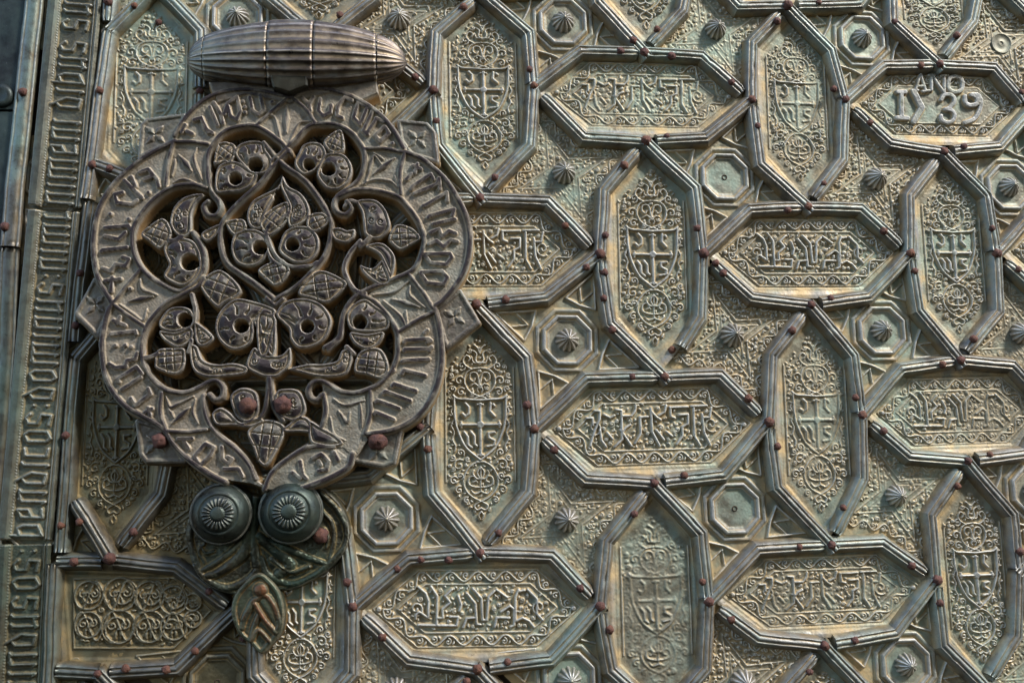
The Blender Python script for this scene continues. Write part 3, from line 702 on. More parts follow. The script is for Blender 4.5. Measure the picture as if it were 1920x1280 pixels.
def rosette_field():
    f = Field(-178, 178, -178, 178, 1.4)
    full = np.full(f.H.shape, -60.0)
    def od(r):
        (j0, j1, i0, i1), D = f.sdf(octa(r), 30); d = np.full(f.H.shape, -60.0); d[j0:j1, i0:i1] = D; return d
    d1, d2, d3 = od(66), od(50), od(40)
    ss = lambda x: np.clip(x, 0, 1) ** 2 * (3 - 2 * np.clip(x, 0, 1))
    f.H += 4.6 * ss(d1 / 4) - 4.6 * ss((d1 - 7) / 5) + 9.5 * ss((d2 + 2) / 3.0) - 6.0 * ss((d2 - 4.5) / 4) - 1.2 * ss((d3 - 2) / 3)
    f.stroke(octa(40) + [octa(40)[0]], 1.3, 5.0)
    out = star_outline(1)
    for k in range(4):                                        # sunk triangles with raised lips in the four arms
        a = out[2 * k]; b = out[(2 * k + 1) % 8]; c = out[(2 * k - 1) % 8]
        ang = math.atan2(a[1], a[0])
        tri = [(a[0] * .84, a[1] * .80), (80 * math.cos(ang + .38), 80 * math.sin(ang + .38)), (71 * math.cos(ang), 71 * math.sin(ang)), (80 * math.cos(ang - .38), 80 * math.sin(ang - .38))]
        f.stroke(tri + [tri[0]], 2.4, 5.2)
        (j0, j1, i0, i1), D = f.sdf(tri); f.H[j0:j1, i0:i1] -= 2.0 * np.clip(D / 6, 0, 1)
        m_ = [((tri[0][0] + tri[n][0]) / 2, (tri[0][1] + tri[n][1]) / 2) for n in (1, 3)]
        f.stroke([m_[0], (78 * math.cos(ang), 78 * math.sin(ang)), m_[1]], 1.4, 2.6)
    f.H += vnoise(f.H.shape, 2.2, 71) * 0.45 + vnoise(f.H.shape, 9, 72) * 0.7 + vnoise(f.H.shape, 30, 73) * 1.0
    m = np.zeros(f.H.shape, bool); (j0, j1, i0, i1), D = f.sdf(star_outline(1, 6)); m[j0:j1, i0:i1] = D > 0
    f.dusty = np.zeros(f.H.shape); f.dusty[j0:j1, i0:i1] = np.clip((42 - D) / 18, 0, 1); f.dusty *= np.clip(.6 + 1.5 * vnoise(f.H.shape, 26, 99), 0, 1)
    return f, m
MES_BP = [fm('boss_plate', boss_field(s_ * 7, a_)) for s_, a_ in ((0, .2), (1, .45), (2, .6))]
f, mk = rosette_field(); ME_RP = f.mesh('rosette_plate', mk, M_PLATE)
def lathe(name, prof, nseg, mat, flute=None, squash=1.0):
    """profile (radius, height towards the viewer); flute(k) scales the radius round the circle"""
    V = []; Q = []; E = []; m = len(prof)
    for k in range(nseg):
        a = 2 * math.pi * k / nseg
        for r, h in prof:
            fr, fh, e = flute(a, r, h) if flute else (1.0, 0.0, 0.0)
            V.append((r * fr * math.cos(a) * UNIT, -(h + fh) * UNIT, r * fr * math.sin(a) * UNIT)); E.append(e)
    for k in range(nseg):
        k2 = (k + 1) % nseg
        for j in range(m - 1): Q.append((k * m + j, k * m + j + 1, k2 * m + j + 1, k2 * m + j))
    return make_mesh(name, V, Q, {'edge': E}, mat)
def stud_fl(a, r, h):
    s_ = abs(math.sin(a * 6.5 * 12 / 13)); amt = 1.0 if r > 2.5 else 0
    return 1 - 0.16 * amt * (1 - s_) , -1.6 * amt * (1 - s_), (s_ ** 6) * 0.9 * amt
ME_BOSS = lathe('stud', [(22, 0), (22.5, 3), (21, 7.5), (18, 12.5), (13.5, 18), (8.5, 23), (4.5, 26), (3.6, 27.2), (2.4, 28.6), (0.9, 29.3), (0.05, 29.5)], 72, M_BOSS, stud_fl)
OCT = {(1055, 43): 1, (1358, 333): 0, (1063, 638): 1, (1377, 953): 0, (725, 972): 1, (1615, 73): 1, (1652, 620): 1, (1890, 352): 1, (446, 34): 1, (1697, 1245): 1, (70, 985): 0, (112, 335): 0, (45, 1600): 0, (1067, 1272): 1, (408, 1278): 0, (1938, 918): 1, (595, 325): 1, (330, 640): 1, (755, 330): 0, (408, 650): 0}
for k in ((755, 330), (408, 650), (330, 640), (595, 325)): OCT.pop(k)
OCT[(748, 325)] = 1; OCT[(395, 640)] = 1
BOS = {(150, 20): 2, (85, 655): 2, (40, 1300): 2, (1057, 325): 1, (1341, 56): 1, (1372, 629): 1, (1062, 974): 1, (1641, 336): 1, (1679, 929): 1, (748, 38): 1, (1912, 625): 1, (1877, 82): 0, (1392, 1278): 1, (385, 965): 1, (742, 1290): 1, (745, 645): 1, (430, 330): 1, (1960, 1240): 1}
for even_, p_ in EXTRA:
    if all((p_[0] - a) ** 2 + (p_[1] - b) ** 2 > 130 ** 2 for a, b in list(OCT) + list(BOS)) and p_[0] > 200: (OCT if even_ else BOS)[(int(p_[0]), int(p_[1]))] = 1
for (px, py), hasb in OCT.items():
    c = uv(px, py, 0)
    s_ = np.hypot(*(np.array(uv(px + 10, py, 0)) - np.array(c))) / 10
    o = link('rosette_panel', ME_RP, door, W(c[0], c[1], -1.2), None if hasb else 'octagonal rosette panel without its stud, an empty nail hole in the middle')
    o.rotation_euler = (0, rng.uniform(-.02, .02), 0)
    if px < 430 and py > 600: use_shaded(o, M_SHADED)
    if hasb:
        b = link('stud', ME_BOSS, o, Vector((0, -0.6 * UNIT, 0))); b.rotation_euler = (0, rng.uniform(0, 6), 0); q = rng.uniform(.95, 1.08); b.scale = (q, q, q)
    else:
        h = lathe('nail_hole', [(5.5, .3), (4.6, 1.2), (3.6, 0.6), (3.0, -3.0), (0.05, -3.0)], 16, M_WOOD); link('nail_hole', h, o, Vector((0, -2.6 * UNIT, 0)))
for (px, py), hasb in BOS.items():
    c = uv(px, py, 0)
    o = link('boss_panel', MES_BP[(px + py) % 3], door, W(c[0], c[1], -0.8), None if hasb else 'scroll covered star panel without its stud, bare ring and hole in the middle')
    o.rotation_euler = (0, rng.uniform(-.02, .02), 0)
    if px < 430 and py > 600: use_shaded(o, M_SHADED)
    if hasb == 1:
        b = link('stud', ME_BOSS, o, Vector((0, -0.8 * UNIT, 0))); b.rotation_euler = (0, rng.uniform(0, 6), 0); q = rng.uniform(.95, 1.1); b.scale = (q, q, q)
    elif hasb == 0:
        h = lathe('nail_hole', [(22, 1.2), (21.2, 2.6), (20, 2.4), (19, 1.0), (6, .8), (5.0, 1.6), (3.6, .6), (3.0, -3.0), (0.05, -3.0)], 28, M_WOOD); h.materials[0] = M_PLATE; link('bare_ring', h, o, Vector((0, -0.8 * UNIT, 0)))
# ------------------------------------------------------------------ nails
def nail_mesh(seed):
    r = np.random.RandomState(seed); V = []; Q = []; E = []
    prof = [(7.6, -3), (8.0, 0.5), (7.5, 3.2), (5.8, 5.6), (3.2, 7.0), (0.05, 7.4)]; n = 14; m = len(prof)
    for k in range(n):
        a = 2 * math.pi * k / n
        for q_, (R, h) in enumerate(prof):
            R2 = R * (1 + r.uniform(-.17, .17)); V.append((R2 * math.cos(a) * UNIT, -(h + (r.uniform(-1.0, 1.0) if q_ < m - 1 else 0)) * UNIT, R2 * math.sin(a) * UNIT))
    for k in range(n):
        k2 = (k + 1) % n
        for j in range(m - 1): Q.append((k * m + j, k * m + j + 1, k2 * m + j + 1, k2 * m + j))
    return make_mesh('nail', V, Q, None, M_NAIL)
NM = [nail_mesh(s_) for s_ in range(9)]
NAILS = [(1001, 161), (1410, 187), (1208, 98), (1211, 264), (1125, 476), (1319, 475), (1515, 387), (1521, 571), (1707, 475), (1246, 706), (1002, 804), (1442, 791), (1617, 778), (1801, 675), (1815, 864),
 (1226, 905), (900, 1036), (1125, 1136), (1329, 1127), (1559, 1021), (1546, 1210), (1757, 1087), (662, 1137), (895, 1254), (900, 371), (893, 571), (812, 169), (1585, 187), (1477, 10), (1762, 120), (1770, 284), (1870, 475),
 (205, 1046), (1163, 96), (1259, 105), (1371, 154), (1250, 256), (993, 130), (1420, 236), (1060, 423), (1135, 441), (1099, 501), (1133, 511), (1132, 559), (1148, 618), (1307, 428), (1342, 493), (1356, 512), (1260, 656),
 (1477, 394), (1657, 433), (1557, 559), (1457, 40), (1563, 167), (1726, 123), (1631, 230), (1807, 275), (1545, 344), (1485, 619), (1604, 745), (1457, 837), (1656, 808), (1767, 683), (1856, 852), (1795, 911), (1581, 951),
 (1185, 706), (1403, 747), (1283, 891), (1039, 843), (988, 759), (1189, 963), (935, 998), (1317, 1090), (1371, 1161), (1143, 1180), (1088, 1102), (952, 1241), (717, 1194), (841, 1049), (789, 1049), (745, 1066), (651, 1091),
 (1499, 1025), (1709, 1060), (1762, 1130), (1603, 1200), (1518, 1259), (875, 1277), (787, 801), (802, 842), (928, 333), (1171, 310), (869, 14), (637, 28), (778, 145), (818, 227), (187, 170), (173, 309), (206, 317),
 (203, 4), (252, 11), (375, 171), (150, 512), (142, 610), (124, 816), (114, 985), (149, 978), (250, 997), (139, 1053), (236, 1253), (312, 1255), (366, 1220), (392, 1108), (457, 1196), (1860, 428), (1715, 508), (1908, 505),
 (1826, 636), (948, 562), (1232, 55), (1187, 76), (1794, 67), (1677, 41), (1535, 5), (183, 1262), (1914, 173), (1912, 1034), (297, 42)]
for k, (px, py) in enumerate(NAILS):
    h = 17.5 + (1.5 if k % 3 else 0)
    if (px, py) in ((149, 978), (205, 1046)): h = 25
    if (px, py) == (1260, 656): h = 5
    if (px, py) == (297, 42): h = 3
    c = uv(px, py, h); o = link('nail', NM[(k * 7 + int(px)) % 9], door, W(c[0], c[1], h - .5)); s_ = rng.uniform(.82, 1.1) * (1.15 if k < 33 else .92)
    o.scale = (s_, s_, s_); o.rotation_euler = (rng.uniform(-.12, .12), rng.uniform(0, 6), rng.uniform(-.12, .12))

# ------------------------------------------------------------------ lettered strip along the door's edge
GL = {'i': (1, [[(.5, 0, .5, 1)]]), 'n': (2, []), 'm': (3, []), 'u': (2, [])}
def strip_glyphs(text, y0, pitch=15.5):
    """blackletter read from bottom to top; returns strokes in (along, up) units"""
    out = []; y = y0
    def minim(y, a=0.0, b=1.0): out.append([(y - 3, a + .08), (y, a), (y, b - .08), (y + 4, b)])
    for ch in text:
        if ch == ' ': y += pitch * .8; continue
        if ch == ':': out.append([(y, .25), (y + .1, .25)]); out.append([(y, .75), (y + .1, .75)]); y += pitch * .8; continue
        if ch in 'inmu':
            k = {'i': 1, 'n': 2, 'm': 3, 'u': 2}[ch]
            for q in range(k): minim(y + q * pitch)
            for q in range(k - 1):
                if ch == 'u': out.append([(y + q * pitch, .06), (y + (q + 1) * pitch - 2, .14)])
                else: out.append([(y + q * pitch + 2, .92), (y + (q + 1) * pitch, .99)])
            y += k * pitch
        elif ch == 'o': out.append([(y, .15), (y, .85), (y + pitch * .75, 1.0), (y + pitch * 1.1, .82), (y + pitch * 1.1, .15), (y + pitch * .4, 0), (y, .15)]); y += pitch * 2
        elif ch == 'b': out.append([(y, 0), (y, 1.25)]); out.append([(y, .85), (y + pitch * .8, .95), (y + pitch * 1.1, .75), (y + pitch * 1.1, .2), (y, 0)]); y += pitch * 2
        elif ch == 'd': out.append([(y, .15), (y, .8), (y + pitch * .5, .95)]); out.append([(y, .12), (y + pitch, .05), (y + pitch * 1.15, .6), (y + pitch * .2, 1.2)]); y += pitch * 2
        elif ch == 'e': out.append([(y + pitch * .9, .1), (y, 0.05), (y, .85), (y + pitch * .8, 1), (y + pitch * .8, .6), (y, .45)]); y += pitch * 1.7
        elif ch == 'c': out.append([(y + pitch * .8, .05), (y, .1), (y, .9), (y + pitch * .8, .96)]); y += pitch * 1.6
        elif ch == 't': minim(y, 0, 1.15); out.append([(y - 6, .85), (y + 8, .85)]); out.append([(y, .05), (y + 8, .02)]); y += pitch * 1.3
        elif ch == 's': out.append([(y - 2, .12), (y + pitch * .9, .05), (y + pitch, .42), (y, .55), (y, .9), (y + pitch * .6, 1.0), (y + pitch * 1.05, .85)]); y += pitch * 2
    return out, y
def strip(tl, trr, bl, brr, text, seed, start, mat=None):
    h = 14.0
    A = np.array(uv(*tl, h)); B = np.array(uv(*trr, h)); C = np.array(uv(*bl, h)); D = np.array(uv(*brr, h))
    top = (A + B) / 2; bot = (C + D) / 2; L = np.hypot(*(bot - top)); wd = (np.hypot(*(B - A)) + np.hypot(*(D - C))) / 2
    f = Field(0, wd, 0, L, 1.25); k = wd / 108.0
    xs = f.xs[None, :] / k
    prof = np.interp(xs, [0, 1.5, 8, 17, 21, 25, 28, 90, 92, 94, 96, 98, 101, 103, 108], [2, 7, 9, 9.5, 6, 3.5, 0, 0, 4, 5, 2.5, 6, 6.5, 4.5, 2])
    f.H[:] = prof
    for y in np.arange(3, L, 5.2): f.dot(24.5 * k, y, 2.0, 5.2)
    gl, _ = strip_glyphs(text, start)
    for st in gl:
        pts = [((86 - q * 52) * k, L - p) for p, q in st]
        f.stroke(pts, 3.7, 5.6, flat=True, bev=2.4)
    f.H += vnoise(f.H.shape, 2.0, seed) * 0.9 * (np.abs(xs - 59) < 31) + vnoise(f.H.shape, 2.2, seed + 1) * .4 + vnoise(f.H.shape, 12, seed + 2) * .7
    f.H[:2] -= 3; f.H[-2:] -= 3
    m = np.ones(f.H.shape, bool)
    me = f.mesh('letter_strip', m, mat or M_STRIP, (wd / 2, 0), 0.0)
    o = link('letter_strip', me, door, W(top[0], top[1], 9.0))
    d = bot - top; o.rotation_euler = (0, -math.atan2(-d[0], d[1]) * -1, 0)
    return o
strip((94, -60), (198, -60), (52, 388), (155, 388), 'nimeni dibus sudeoni', 201, 8)
strip((50, 394), (153, 394), (-4, 1013), (97, 1013), 'bendicos:dominus:nimuei bos', 211, 8)
strip((-4, 1019), (96, 1019), (-22, 1330), (84, 1330), 'mindusos:', 221, 10, M_SHADED_STRIP)

# ------------------------------------------------------------------ neighbouring upright at the far left
jamb = bpy.data.objects.new('door_jamb', None); col.objects.link(jamb)
jamb['label'] = 'dark bluish bronze clad upright with a long nailed moulding, left of the lettered strip'; jamb['category'] = 'door jamb'; jamb['kind'] = 'thing'
jp = [(-17, -2), (-16.5, 9), (-14, 12), (-12.5, 10.5), (-11, 10), (-8, 12.5), (-3, 13.5), (3, 13.6), (7, 13), (9, 11), (10.5, 12.5), (12, 12.5), (14, 10), (16.5, 7), (17, -2)]
_pedge[:] = [0, 0, .8, .2, 0, .1, 0, 0, .2, 0, .6, .3, .5, 0, 0]; _pfoot[:] = [.6, .3, 0, .3, .5, .2, 0, 0, 0, .4, 0, 0, 0, .3, .6]
link('moulding', bar_mesh('moulding', [uv(70, -60, 16), uv(31, 300, 16), uv(16, 461, 16)], 4, 301, prof=jp, mat=M_BAR), jamb)
link('moulding', bar_mesh('moulding', [uv(16, 465, 16), uv(8, 640, 16), uv(-20, 1000, 16), uv(-35, 1320, 16)], 4, 302, prof=jp, mat=M_SHADED_BAR), jamb)
def prism(name, pts, h1, h0, mat, parent, bev=1.5, loc=None):
    n = len(pts); P = np.array(pts); c = P.mean(0); V = []; Q = []
    ar = sum(P[i][0] * P[(i + 1) % n][1] - P[(i + 1) % n][0] * P[i][1] for i in range(n))
    if ar > 0: P = P[::-1]
    for sc_, h in ((1, h0), (1, h1 - bev), (1 - bev / np.abs(P - c).max(), h1)):
        for p in P: q = c + (p - c) * sc_; V.append((q[0] * UNIT, -h * UNIT, -q[1] * UNIT))
    bm_f = []
    for r in range(2):
        for k in range(n): bm_f.append((r * n + k, r * n + (k + 1) % n, (r + 1) * n + (k + 1) % n, (r + 1) * n + k))
    bm_f.append(tuple(2 * n + k for k in range(n)))
    me = bpy.data.meshes.new(name); me.from_pydata(V, [], bm_f); me.update(); me.materials.append(mat)
    return link(name, me, parent)
prism('cover_plate', uvs([(-90, -60), (58, -60), (34, 206), (-90, 206)], 6), 6, -12, M_EDGE, jamb)
prism('cover_plate', uvs([(-90, 209), (34, 209), (4, 470), (-90, 470)], 6), 6, -12, M_EDGE, jamb)
prism('cover_plate', uvs([(-90, 473), (4, 473), (-30, 1330), (-90, 1330)], 6), 6, -12, M_EDGE, jamb)
o = link('stud', lathe('stud', [(22, 0), (22, 4), (18, 8), (12, 9), (8, 7), (0.05, 7)], 28, M_EDGE), jamb, W(*uv(2, 180, 8), 6))
for px, py in ((43, 173), (9, 425)):
    c = uv(px, py, 17); o = link('nail', NM[1], jamb, W(c[0], c[1], 16.5))

# ------------------------------------------------------------------ the openwork knocker
KH = 62.0
A_, B_, C_, D_ = tr(140, 160, 3.2), tr(500, 160, 3.2), tr(140, 500, 3.2), tr(500, 500, 3.2); T_, L_ = tr(160, 0, 3.0), tr(320, 780, 2.845)
I_ = tr(0, 0, 1.0)
knocker = bpy.data.objects.new('door_knocker', None); col.objects.link(knocker)
knocker['label'] = 'large openwork bronze knocker with lettered round border, ribbed hinge above and two domed knobs'; knocker['category'] = 'door knocker'
def kp(conv, t, h=KH): return uvs(conv(t), h)
def ks(conv, t, step=4, h=KH, closed=False): return spline(uvs(conv(t), h), step, closed)
OUTR = {
 'tl': ks(T_, '500,760 560,660 650,570 750,520 880,500 1000,510 1150,545'),
 'tr': ks(T_, '1150,545 1250,500 1370,500 1500,540 1620,610 1720,710 1790,830'),
 'r': ks(B_, '830,395 920,430 1000,490 1080,570 1150,680 1200,790 1220,900 1210,1020 1180,1120 1130,1200 1060,1285 1010,1320'),
 'br': ks(D_, '1010,250 1030,330 1045,430 1050,550 1030,680 985,790 910,890 820,950 720,985 600,1000'),
 'b2': ks(L_, '970,200 950,260 880,310 740,370 620,400'),
 'b1': ks(C_, '540,980 590,1060 680,1150 790,1230 870,1275 900,1290'),
 'bl': ks(C_, '225,220 195,270 175,350 160,450 165,560 185,660 230,750 300,830 400,890 490,940 545,985'),
 'l': ks(A_, '600,330 560,350 480,390 400,440 310,510 230,590 170,680 130,780 110,900 110,1000 125,1110 160,1200 210,1280 225,1310'),
}
rev = lambda p: p[::-1]
out_poly = OUTR['tl'] + OUTR['tr'] + OUTR['r'] + OUTR['br'] + kp(I_, '690,825 672,850') + kp(L_, '950,260 880,310 740,370 620,400 500,385') + kp(I_, '470,905 415,898') + rev(OUTR['b1']) + rev(OUTR['bl']) + rev(OUTR['l'])
RING = {
 'tl': ks(A_, '1290,400 1230,330 1100,245 1000,240 900,270 840,330 800,400 795,480 800,560 820,630 862,690 872,735 842,778 792,770 770,722 798,692'),
 'tr': ks(B_, '100,390 170,320 250,240 340,225 430,235 510,280 560,340 588,400 585,480 560,550 510,600 430,655 405,700 420,750 470,770 508,732 482,692'),
 'r': ks(B_, '430,660 520,625 620,620 720,640 800,670 870,750 920,830 945,920 930,1010 890,1090 830,1130 700,1182 590,1228 520,1275 470,1350 448,1440 438,1500 400,1540 350,1570'),
 'br': ks(D_, '550,160 640,200 720,280 780,380 790,450 785,540 750,620 690,690 620,730 540,755 450,750 380,710 330,682 280,690 250,730 260,780 300,798 328,770'),
 'bl': ks(C_, '770,60 740,110 650,160 550,210 480,280 430,350 400,440 400,530 420,600 470,680 550,740 650,755 740,725 800,690 850,680 885,720 880,780 840,795 806,765'),
 'l': ks(A_, '790,612 700,590 600,600 520,640 440,710 380,790 345,870 345,970 370,1050 420,1120 500,1180 620,1232 690,1200 745,1150 775,1080 770,1000 740,930 705,880'),
}
STR = [  # crossing strands round the heart, stems and sector bars
 ks(B_, '100,390 40,440 -20,500'), 
 ks(A_, '1285,385 1200,470 1100,590 1000,680 900,790 868,880 880,990 920,1070 1000,1130 1100,1200 1195,1280'),
 ks(B_, '-20,340 30,400 110,480 200,540 260,600 330,700 380,800 385,900 350,1010 290,1090 180,1200 60,1275 40,1290'),
 kp(I_, '515,572 500,558'), kp(I_, '515,572 530,560'),
 ks(A_, '590,340 560,450 545,600'), ks(A_, '600,335 700,335 800,350'), ks(C_, '395,10 310,110 225,220'), ks(C_, '225,220 320,290 415,355'),
 ks(B_, '590,378 700,375 830,400'), ks(B_, '830,395 800,520 805,650'), ks(D_, '850,40 930,140 1000,250'), ks(D_, '1000,270 900,320 790,390'),
 ks(C_, '520,755 510,870 545,985'), ks(C_, '550,985 680,990 790,975'), ks(D_, '620,745 625,870 590,1000'),
 ks(T_, '960,705 1050,620 1140,545'), ks(T_, '1160,545 1240,610 1295,695'),
 ks(C_, '770,770 775,850 800,930 860,1010 960,1090 1040,1180 1080,1270'), ks(D_, '340,760 355,860 330,960 290,1010'),
 ks(L_, '500,388 540,300 620,230 730,160'),
 ks(C_, '1165,620 1160,740 1140,860 1090,930'), ks(D_, '20,560 20,700 40,830 100,920'),
]
in_poly = ks(T_, '1110,860 1180,760 1250,692') + RING['tr'][8:-12] + RING['r'][:-34] + RING['br'][4:-14] + ks(D_, '340,760 355,860 330,960 290,1010') + kp(I_, '590,828 573,838 538,861 510,885 500,905 492,908 477,897') + rev(ks(C_, '770,770 775,850 800,930 860,1010 960,1090 1040,1180')) + rev(RING['bl'][4:-14]) + rev(RING['l'][:-30]) + rev(RING['tl'][6:-12])
allp = np.array(out_poly + kp(T_, '690,440 1640,440'))
K = Field(allp[:, 0].min() - 16, allp[:, 0].max() + 16, allp[:, 1].min() - 16, allp[:, 1].max() + 16, 1.15, ground=-8.0)
(j0, j1, i0, i1), Do = K.sdf(out_poly); SO = np.full(K.H.shape, -60.0); SO[j0:j1, i0:i1] = Do
(j0, j1, i0, i1), Di = K.sdf(in_poly, 30); SI = np.full(K.H.shape, -60.0); SI[j0:j1, i0:i1] = Di
band = np.minimum(SO, -SI); K.S = np.maximum(K.S, band); K.H[band > 0] = -7.0
K.poly(kp(T_, '690,455 1640,450 1650,520 1560,560 1370,520 1150,580 900,530 740,580'), -3.0, 2.0, solid=True)
for p in OUTR.values(): K.stroke(p, 6.2, 0.4, flat=True, bev=4.2, solid=True)
for p in RING.values(): K.stroke(p, 5.4, 0.2, flat=True, bev=3.8, solid=True)
for p in STR: K.stroke(p, 5.2, 0.3, flat=True, bev=3.6, solid=True)
krng = np.random.RandomState(17)
def kleaf(conv, t, motif='leaf', hole=None):
    P = ks(conv, t, 4, closed=True); c = np.mean(P, 0)
    K.poly(P, -0.6, 1.3, solid=True)
    q = np.array(P) - c; R = np.hypot(q[:, 0], q[:, 1])
    (j0, j1, i0, i1), D = K.sdf(P); h_ = K.H[j0:j1, i0:i1]                # an engraved line follows every leaf's border
    gl = np.clip((D - 4.0) / 1.0, 0, 1) * np.clip((7.4 - D) / 1.0, 0, 1)
    h_[:] = np.where(D > 0, np.minimum(h_, -0.6 - 5.4 * gl), h_)
    h_[:] = np.where(D > 7.4, (0 * h_ + -1.6 + .42 * np.clip(D - 7, 0, 9)), h_)
    cv = dict(carve=True, base=-0.8)
    if motif == 'grid':
        a0 = 0.5 * math.atan2(2 * (q[:, 0] * q[:, 1]).mean(), (q[:, 0] ** 2 - q[:, 1] ** 2).mean())
        u = np.array([math.cos(a0), math.sin(a0)]); v = np.array([-u[1], u[0]]); lu = np.abs(q @ u).max() * .80; lv = np.abs(q @ v).max() * .78
        for k in ((-.3, .3) if lu > 20 else (0,)):
            K.stroke([tuple(c + u * lu * k - v * lv), tuple(c + u * lu * k + v * lv)], 1.5, -5.6, flat=True, bev=.9, **cv)
            K.stroke([tuple(c - u * lu + v * lv * k), tuple(c + u * lu + v * lv * k)], 1.5, -5.6, flat=True, bev=.9, **cv)
    elif motif == 'leaf':
        h = np.array(uv(*conv(hole[0])[0], KH)) if hole else c
        if 0: K.stroke([(h[0] + (hole[1] + 4.5) * math.cos(a), h[1] + (hole[1] + 4.5) * math.sin(a)) for a in np.linspace(0, 6.3, 26)], 1.3, -5.2, flat=True, bev=.9, **cv)
        for k in range(0, len(P), max(3, len(P) // 8)):
            e = np.array(P[k]); d = e - h; L = np.hypot(*d)
            if L < 20: continue
            d /= L; s0 = h + d * (hole[1] + 9 if hole else 4); s1 = e - d * 8.5
            if (s1 - s0) @ d < 4: continue
            nn = np.array([-d[1], d[0]]) * 2.6; mid_ = (s0 + s1) / 2 + nn
            K.stroke([tuple(s0), tuple(mid_), tuple(s1)], 2.7, -5.2, 1.0, flat=True, bev=.9, **cv)
    elif motif == 'scroll':
        ax = 0.5 * math.atan2(2 * (q[:, 0] * q[:, 1]).mean(), (q[:, 0] ** 2 - q[:, 1] ** 2).mean())
        (j0, j1, i0, i1), D = K.sdf(P); far = np.argwhere(D > D.max() * .62)
        for k in range(4):
            if not len(far): break
            j, i = far[krng.randint(len(far))]; x, y = K.xs[i0 + i], K.ys[j0 + j]; r_ = min(6.5, D[j, i] - 5.5)
            if r_ < 1.5: continue
            pts = [(x + r_ * (1 - .07 * n_) * math.cos(ax + n_ * .62), y + r_ * (1 - .07 * n_) * math.sin(ax + n_ * .62)) for n_ in range(12)]
            K.stroke(pts, 1.2, -4.8, flat=True, bev=.8, **cv)
class _KF:                                                       # spiral() scales the end dot upwards; here heights are negative
    def stroke(s, *a, **k): k.pop('base', None); K.stroke(*a, **k)
    def dot(s, x, y, r, top, **k): K.dot(x, y, r, -1.4)
KF = _KF()
HOLES = []
def H_(conv, t, r): HOLES.append((*uv(*conv(t)[0], KH), r * .92)); return (t, r)
kleaf(A_, '960,390 985,350 1060,328 1135,340 1150,385 1185,440 1175,500 1130,530 1060,525 1010,480 968,430', 'leaf', H_(A_, '1085,475', 14.5))
kleaf(A_, '860,480 930,450 990,460 1050,500 1100,525 1070,590 1000,632 930,640 850,640 838,560', 'leaf', H_(A_, '965,560', 13))
kleaf(A_, '862,345 950,345 968,400 940,455 880,460 830,470', 'grid')
kleaf(B_, '190,400 215,355 270,335 330,350 358,400 345,450 300,500 230,535 180,500 165,450', 'leaf', H_(B_, '255,475', 11.5))
kleaf(B_, '340,420 400,400 460,410 500,450 515,510 490,580 430,622 360,615 310,560 300,510', 'leaf', H_(B_, '372,503', 14))
kleaf(B_, '340,335 400,275 452,268 468,370 440,405 375,395', 'grid')
kleaf(A_, '570,800 590,730 650,670 740,645 775,655 730,700 705,760 700,840 690,890 640,912 595,880 572,840', 'scroll')
kleaf(A_, '395,885 500,800 545,805 580,860 575,910 520,975 490,970 440,930', 'grid')
kleaf(A_, '530,970 570,920 640,910 710,930 752,1000 760,1090 720,1160 660,1200 600,1190 530,1140 560,1070 540,1020', 'leaf', H_(A_, '690,1060', 17))
kleaf(A_, '755,885 810,850 875,830 860,890 800,935 765,920', 'scroll')
kleaf(B_, '540,690 640,680 700,720 735,790 740,850 700,905 640,920 590,890 580,830 570,760', 'scroll')
kleaf(B_, '740,880 780,830 870,850 925,915 860,960 800,985 735,930', 'grid')
kleaf(B_, '560,1072 590,1085 640,1090 690,1045 715,1080 745,1170 690,1200 620,1160 570,1110', 'leaf')
kleaf(B_, '590,965 650,940 710,950 765,1010 770,1080 745,1150 715,1090 680,1020 640,990', 'none')
kleaf(B_, '385,860 440,850 480,865 530,860 525,910 470,945 400,920', 'scroll')
K.stroke(ks(B_, '560,930 500,1000 465,1080 480,1150 530,1225 590,1245'), 4.6, -0.4, flat=True, bev=1.8, solid=True)
K.stroke(ks(B_, '540,700 500,690 470,720'), 4.6, -0.4, flat=True, bev=1.8, solid=True)
K.stroke(ks(B_, '620,910 590,940 560,960'), 5.6, -0.4, flat=True, bev=1.8, solid=True)
K.stroke(ks(A_, '640,905 600,930 570,930'), 5.6, -0.4, flat=True, bev=1.8, solid=True)
kleaf(A_, '1245,555 1210,610 1130,650 1065,690 1032,760 1040,830 1080,862 1130,850 1140,780 1180,700 1230,620', 'scroll')
kleaf(B_, '95,540 130,600 200,640 245,700 258,770 215,825 140,850 120,790 135,730 110,670 80,600', 'scroll')
kleaf(B_, '0,760 60,715 130,700 128,800 80,860 10,900 -45,830', 'grid')
kleaf(A_, '950,900 1000,865 1080,860 1150,900 1165,980 1130,1050 1050,1085 970,1060 935,980', 'leaf', H_(A_, '1112,972', 14))
kleaf(B_, '80,930 110,870 180,840 260,850 310,910 310,990 260,1050 180,1065 110,1030 70,985', 'leaf', H_(B_, '155,955', 13.5))
kleaf(A_, '905,815 1010,800 1030,865 950,895', 'grid'); kleaf(B_, '250,775 340,760 375,820 290,880 240,845', 'grid')
kleaf(B_, '10,1060 90,1035 140,1110 60,1200 -20,1150 -55,1105', 'grid')
K.stroke(ks(B_, '-5,880 20,960 70,1040 150,1085 260,1080 300,1060'), 4.4, -0.4, flat=True, bev=1.8, solid=True)
K.stroke(ks(A_, '1290,760 1240,800 1160,860 1150,960 1180,1040 1240,1080'), 4.0, -0.4, flat=True, bev=1.8, solid=True)
kleaf(C_, '750,105 870,15 1000,140 900,215 850,240', 'grid'); kleaf(D_, '185,150 310,20 472,80 468,130 370,212 290,195', 'grid')
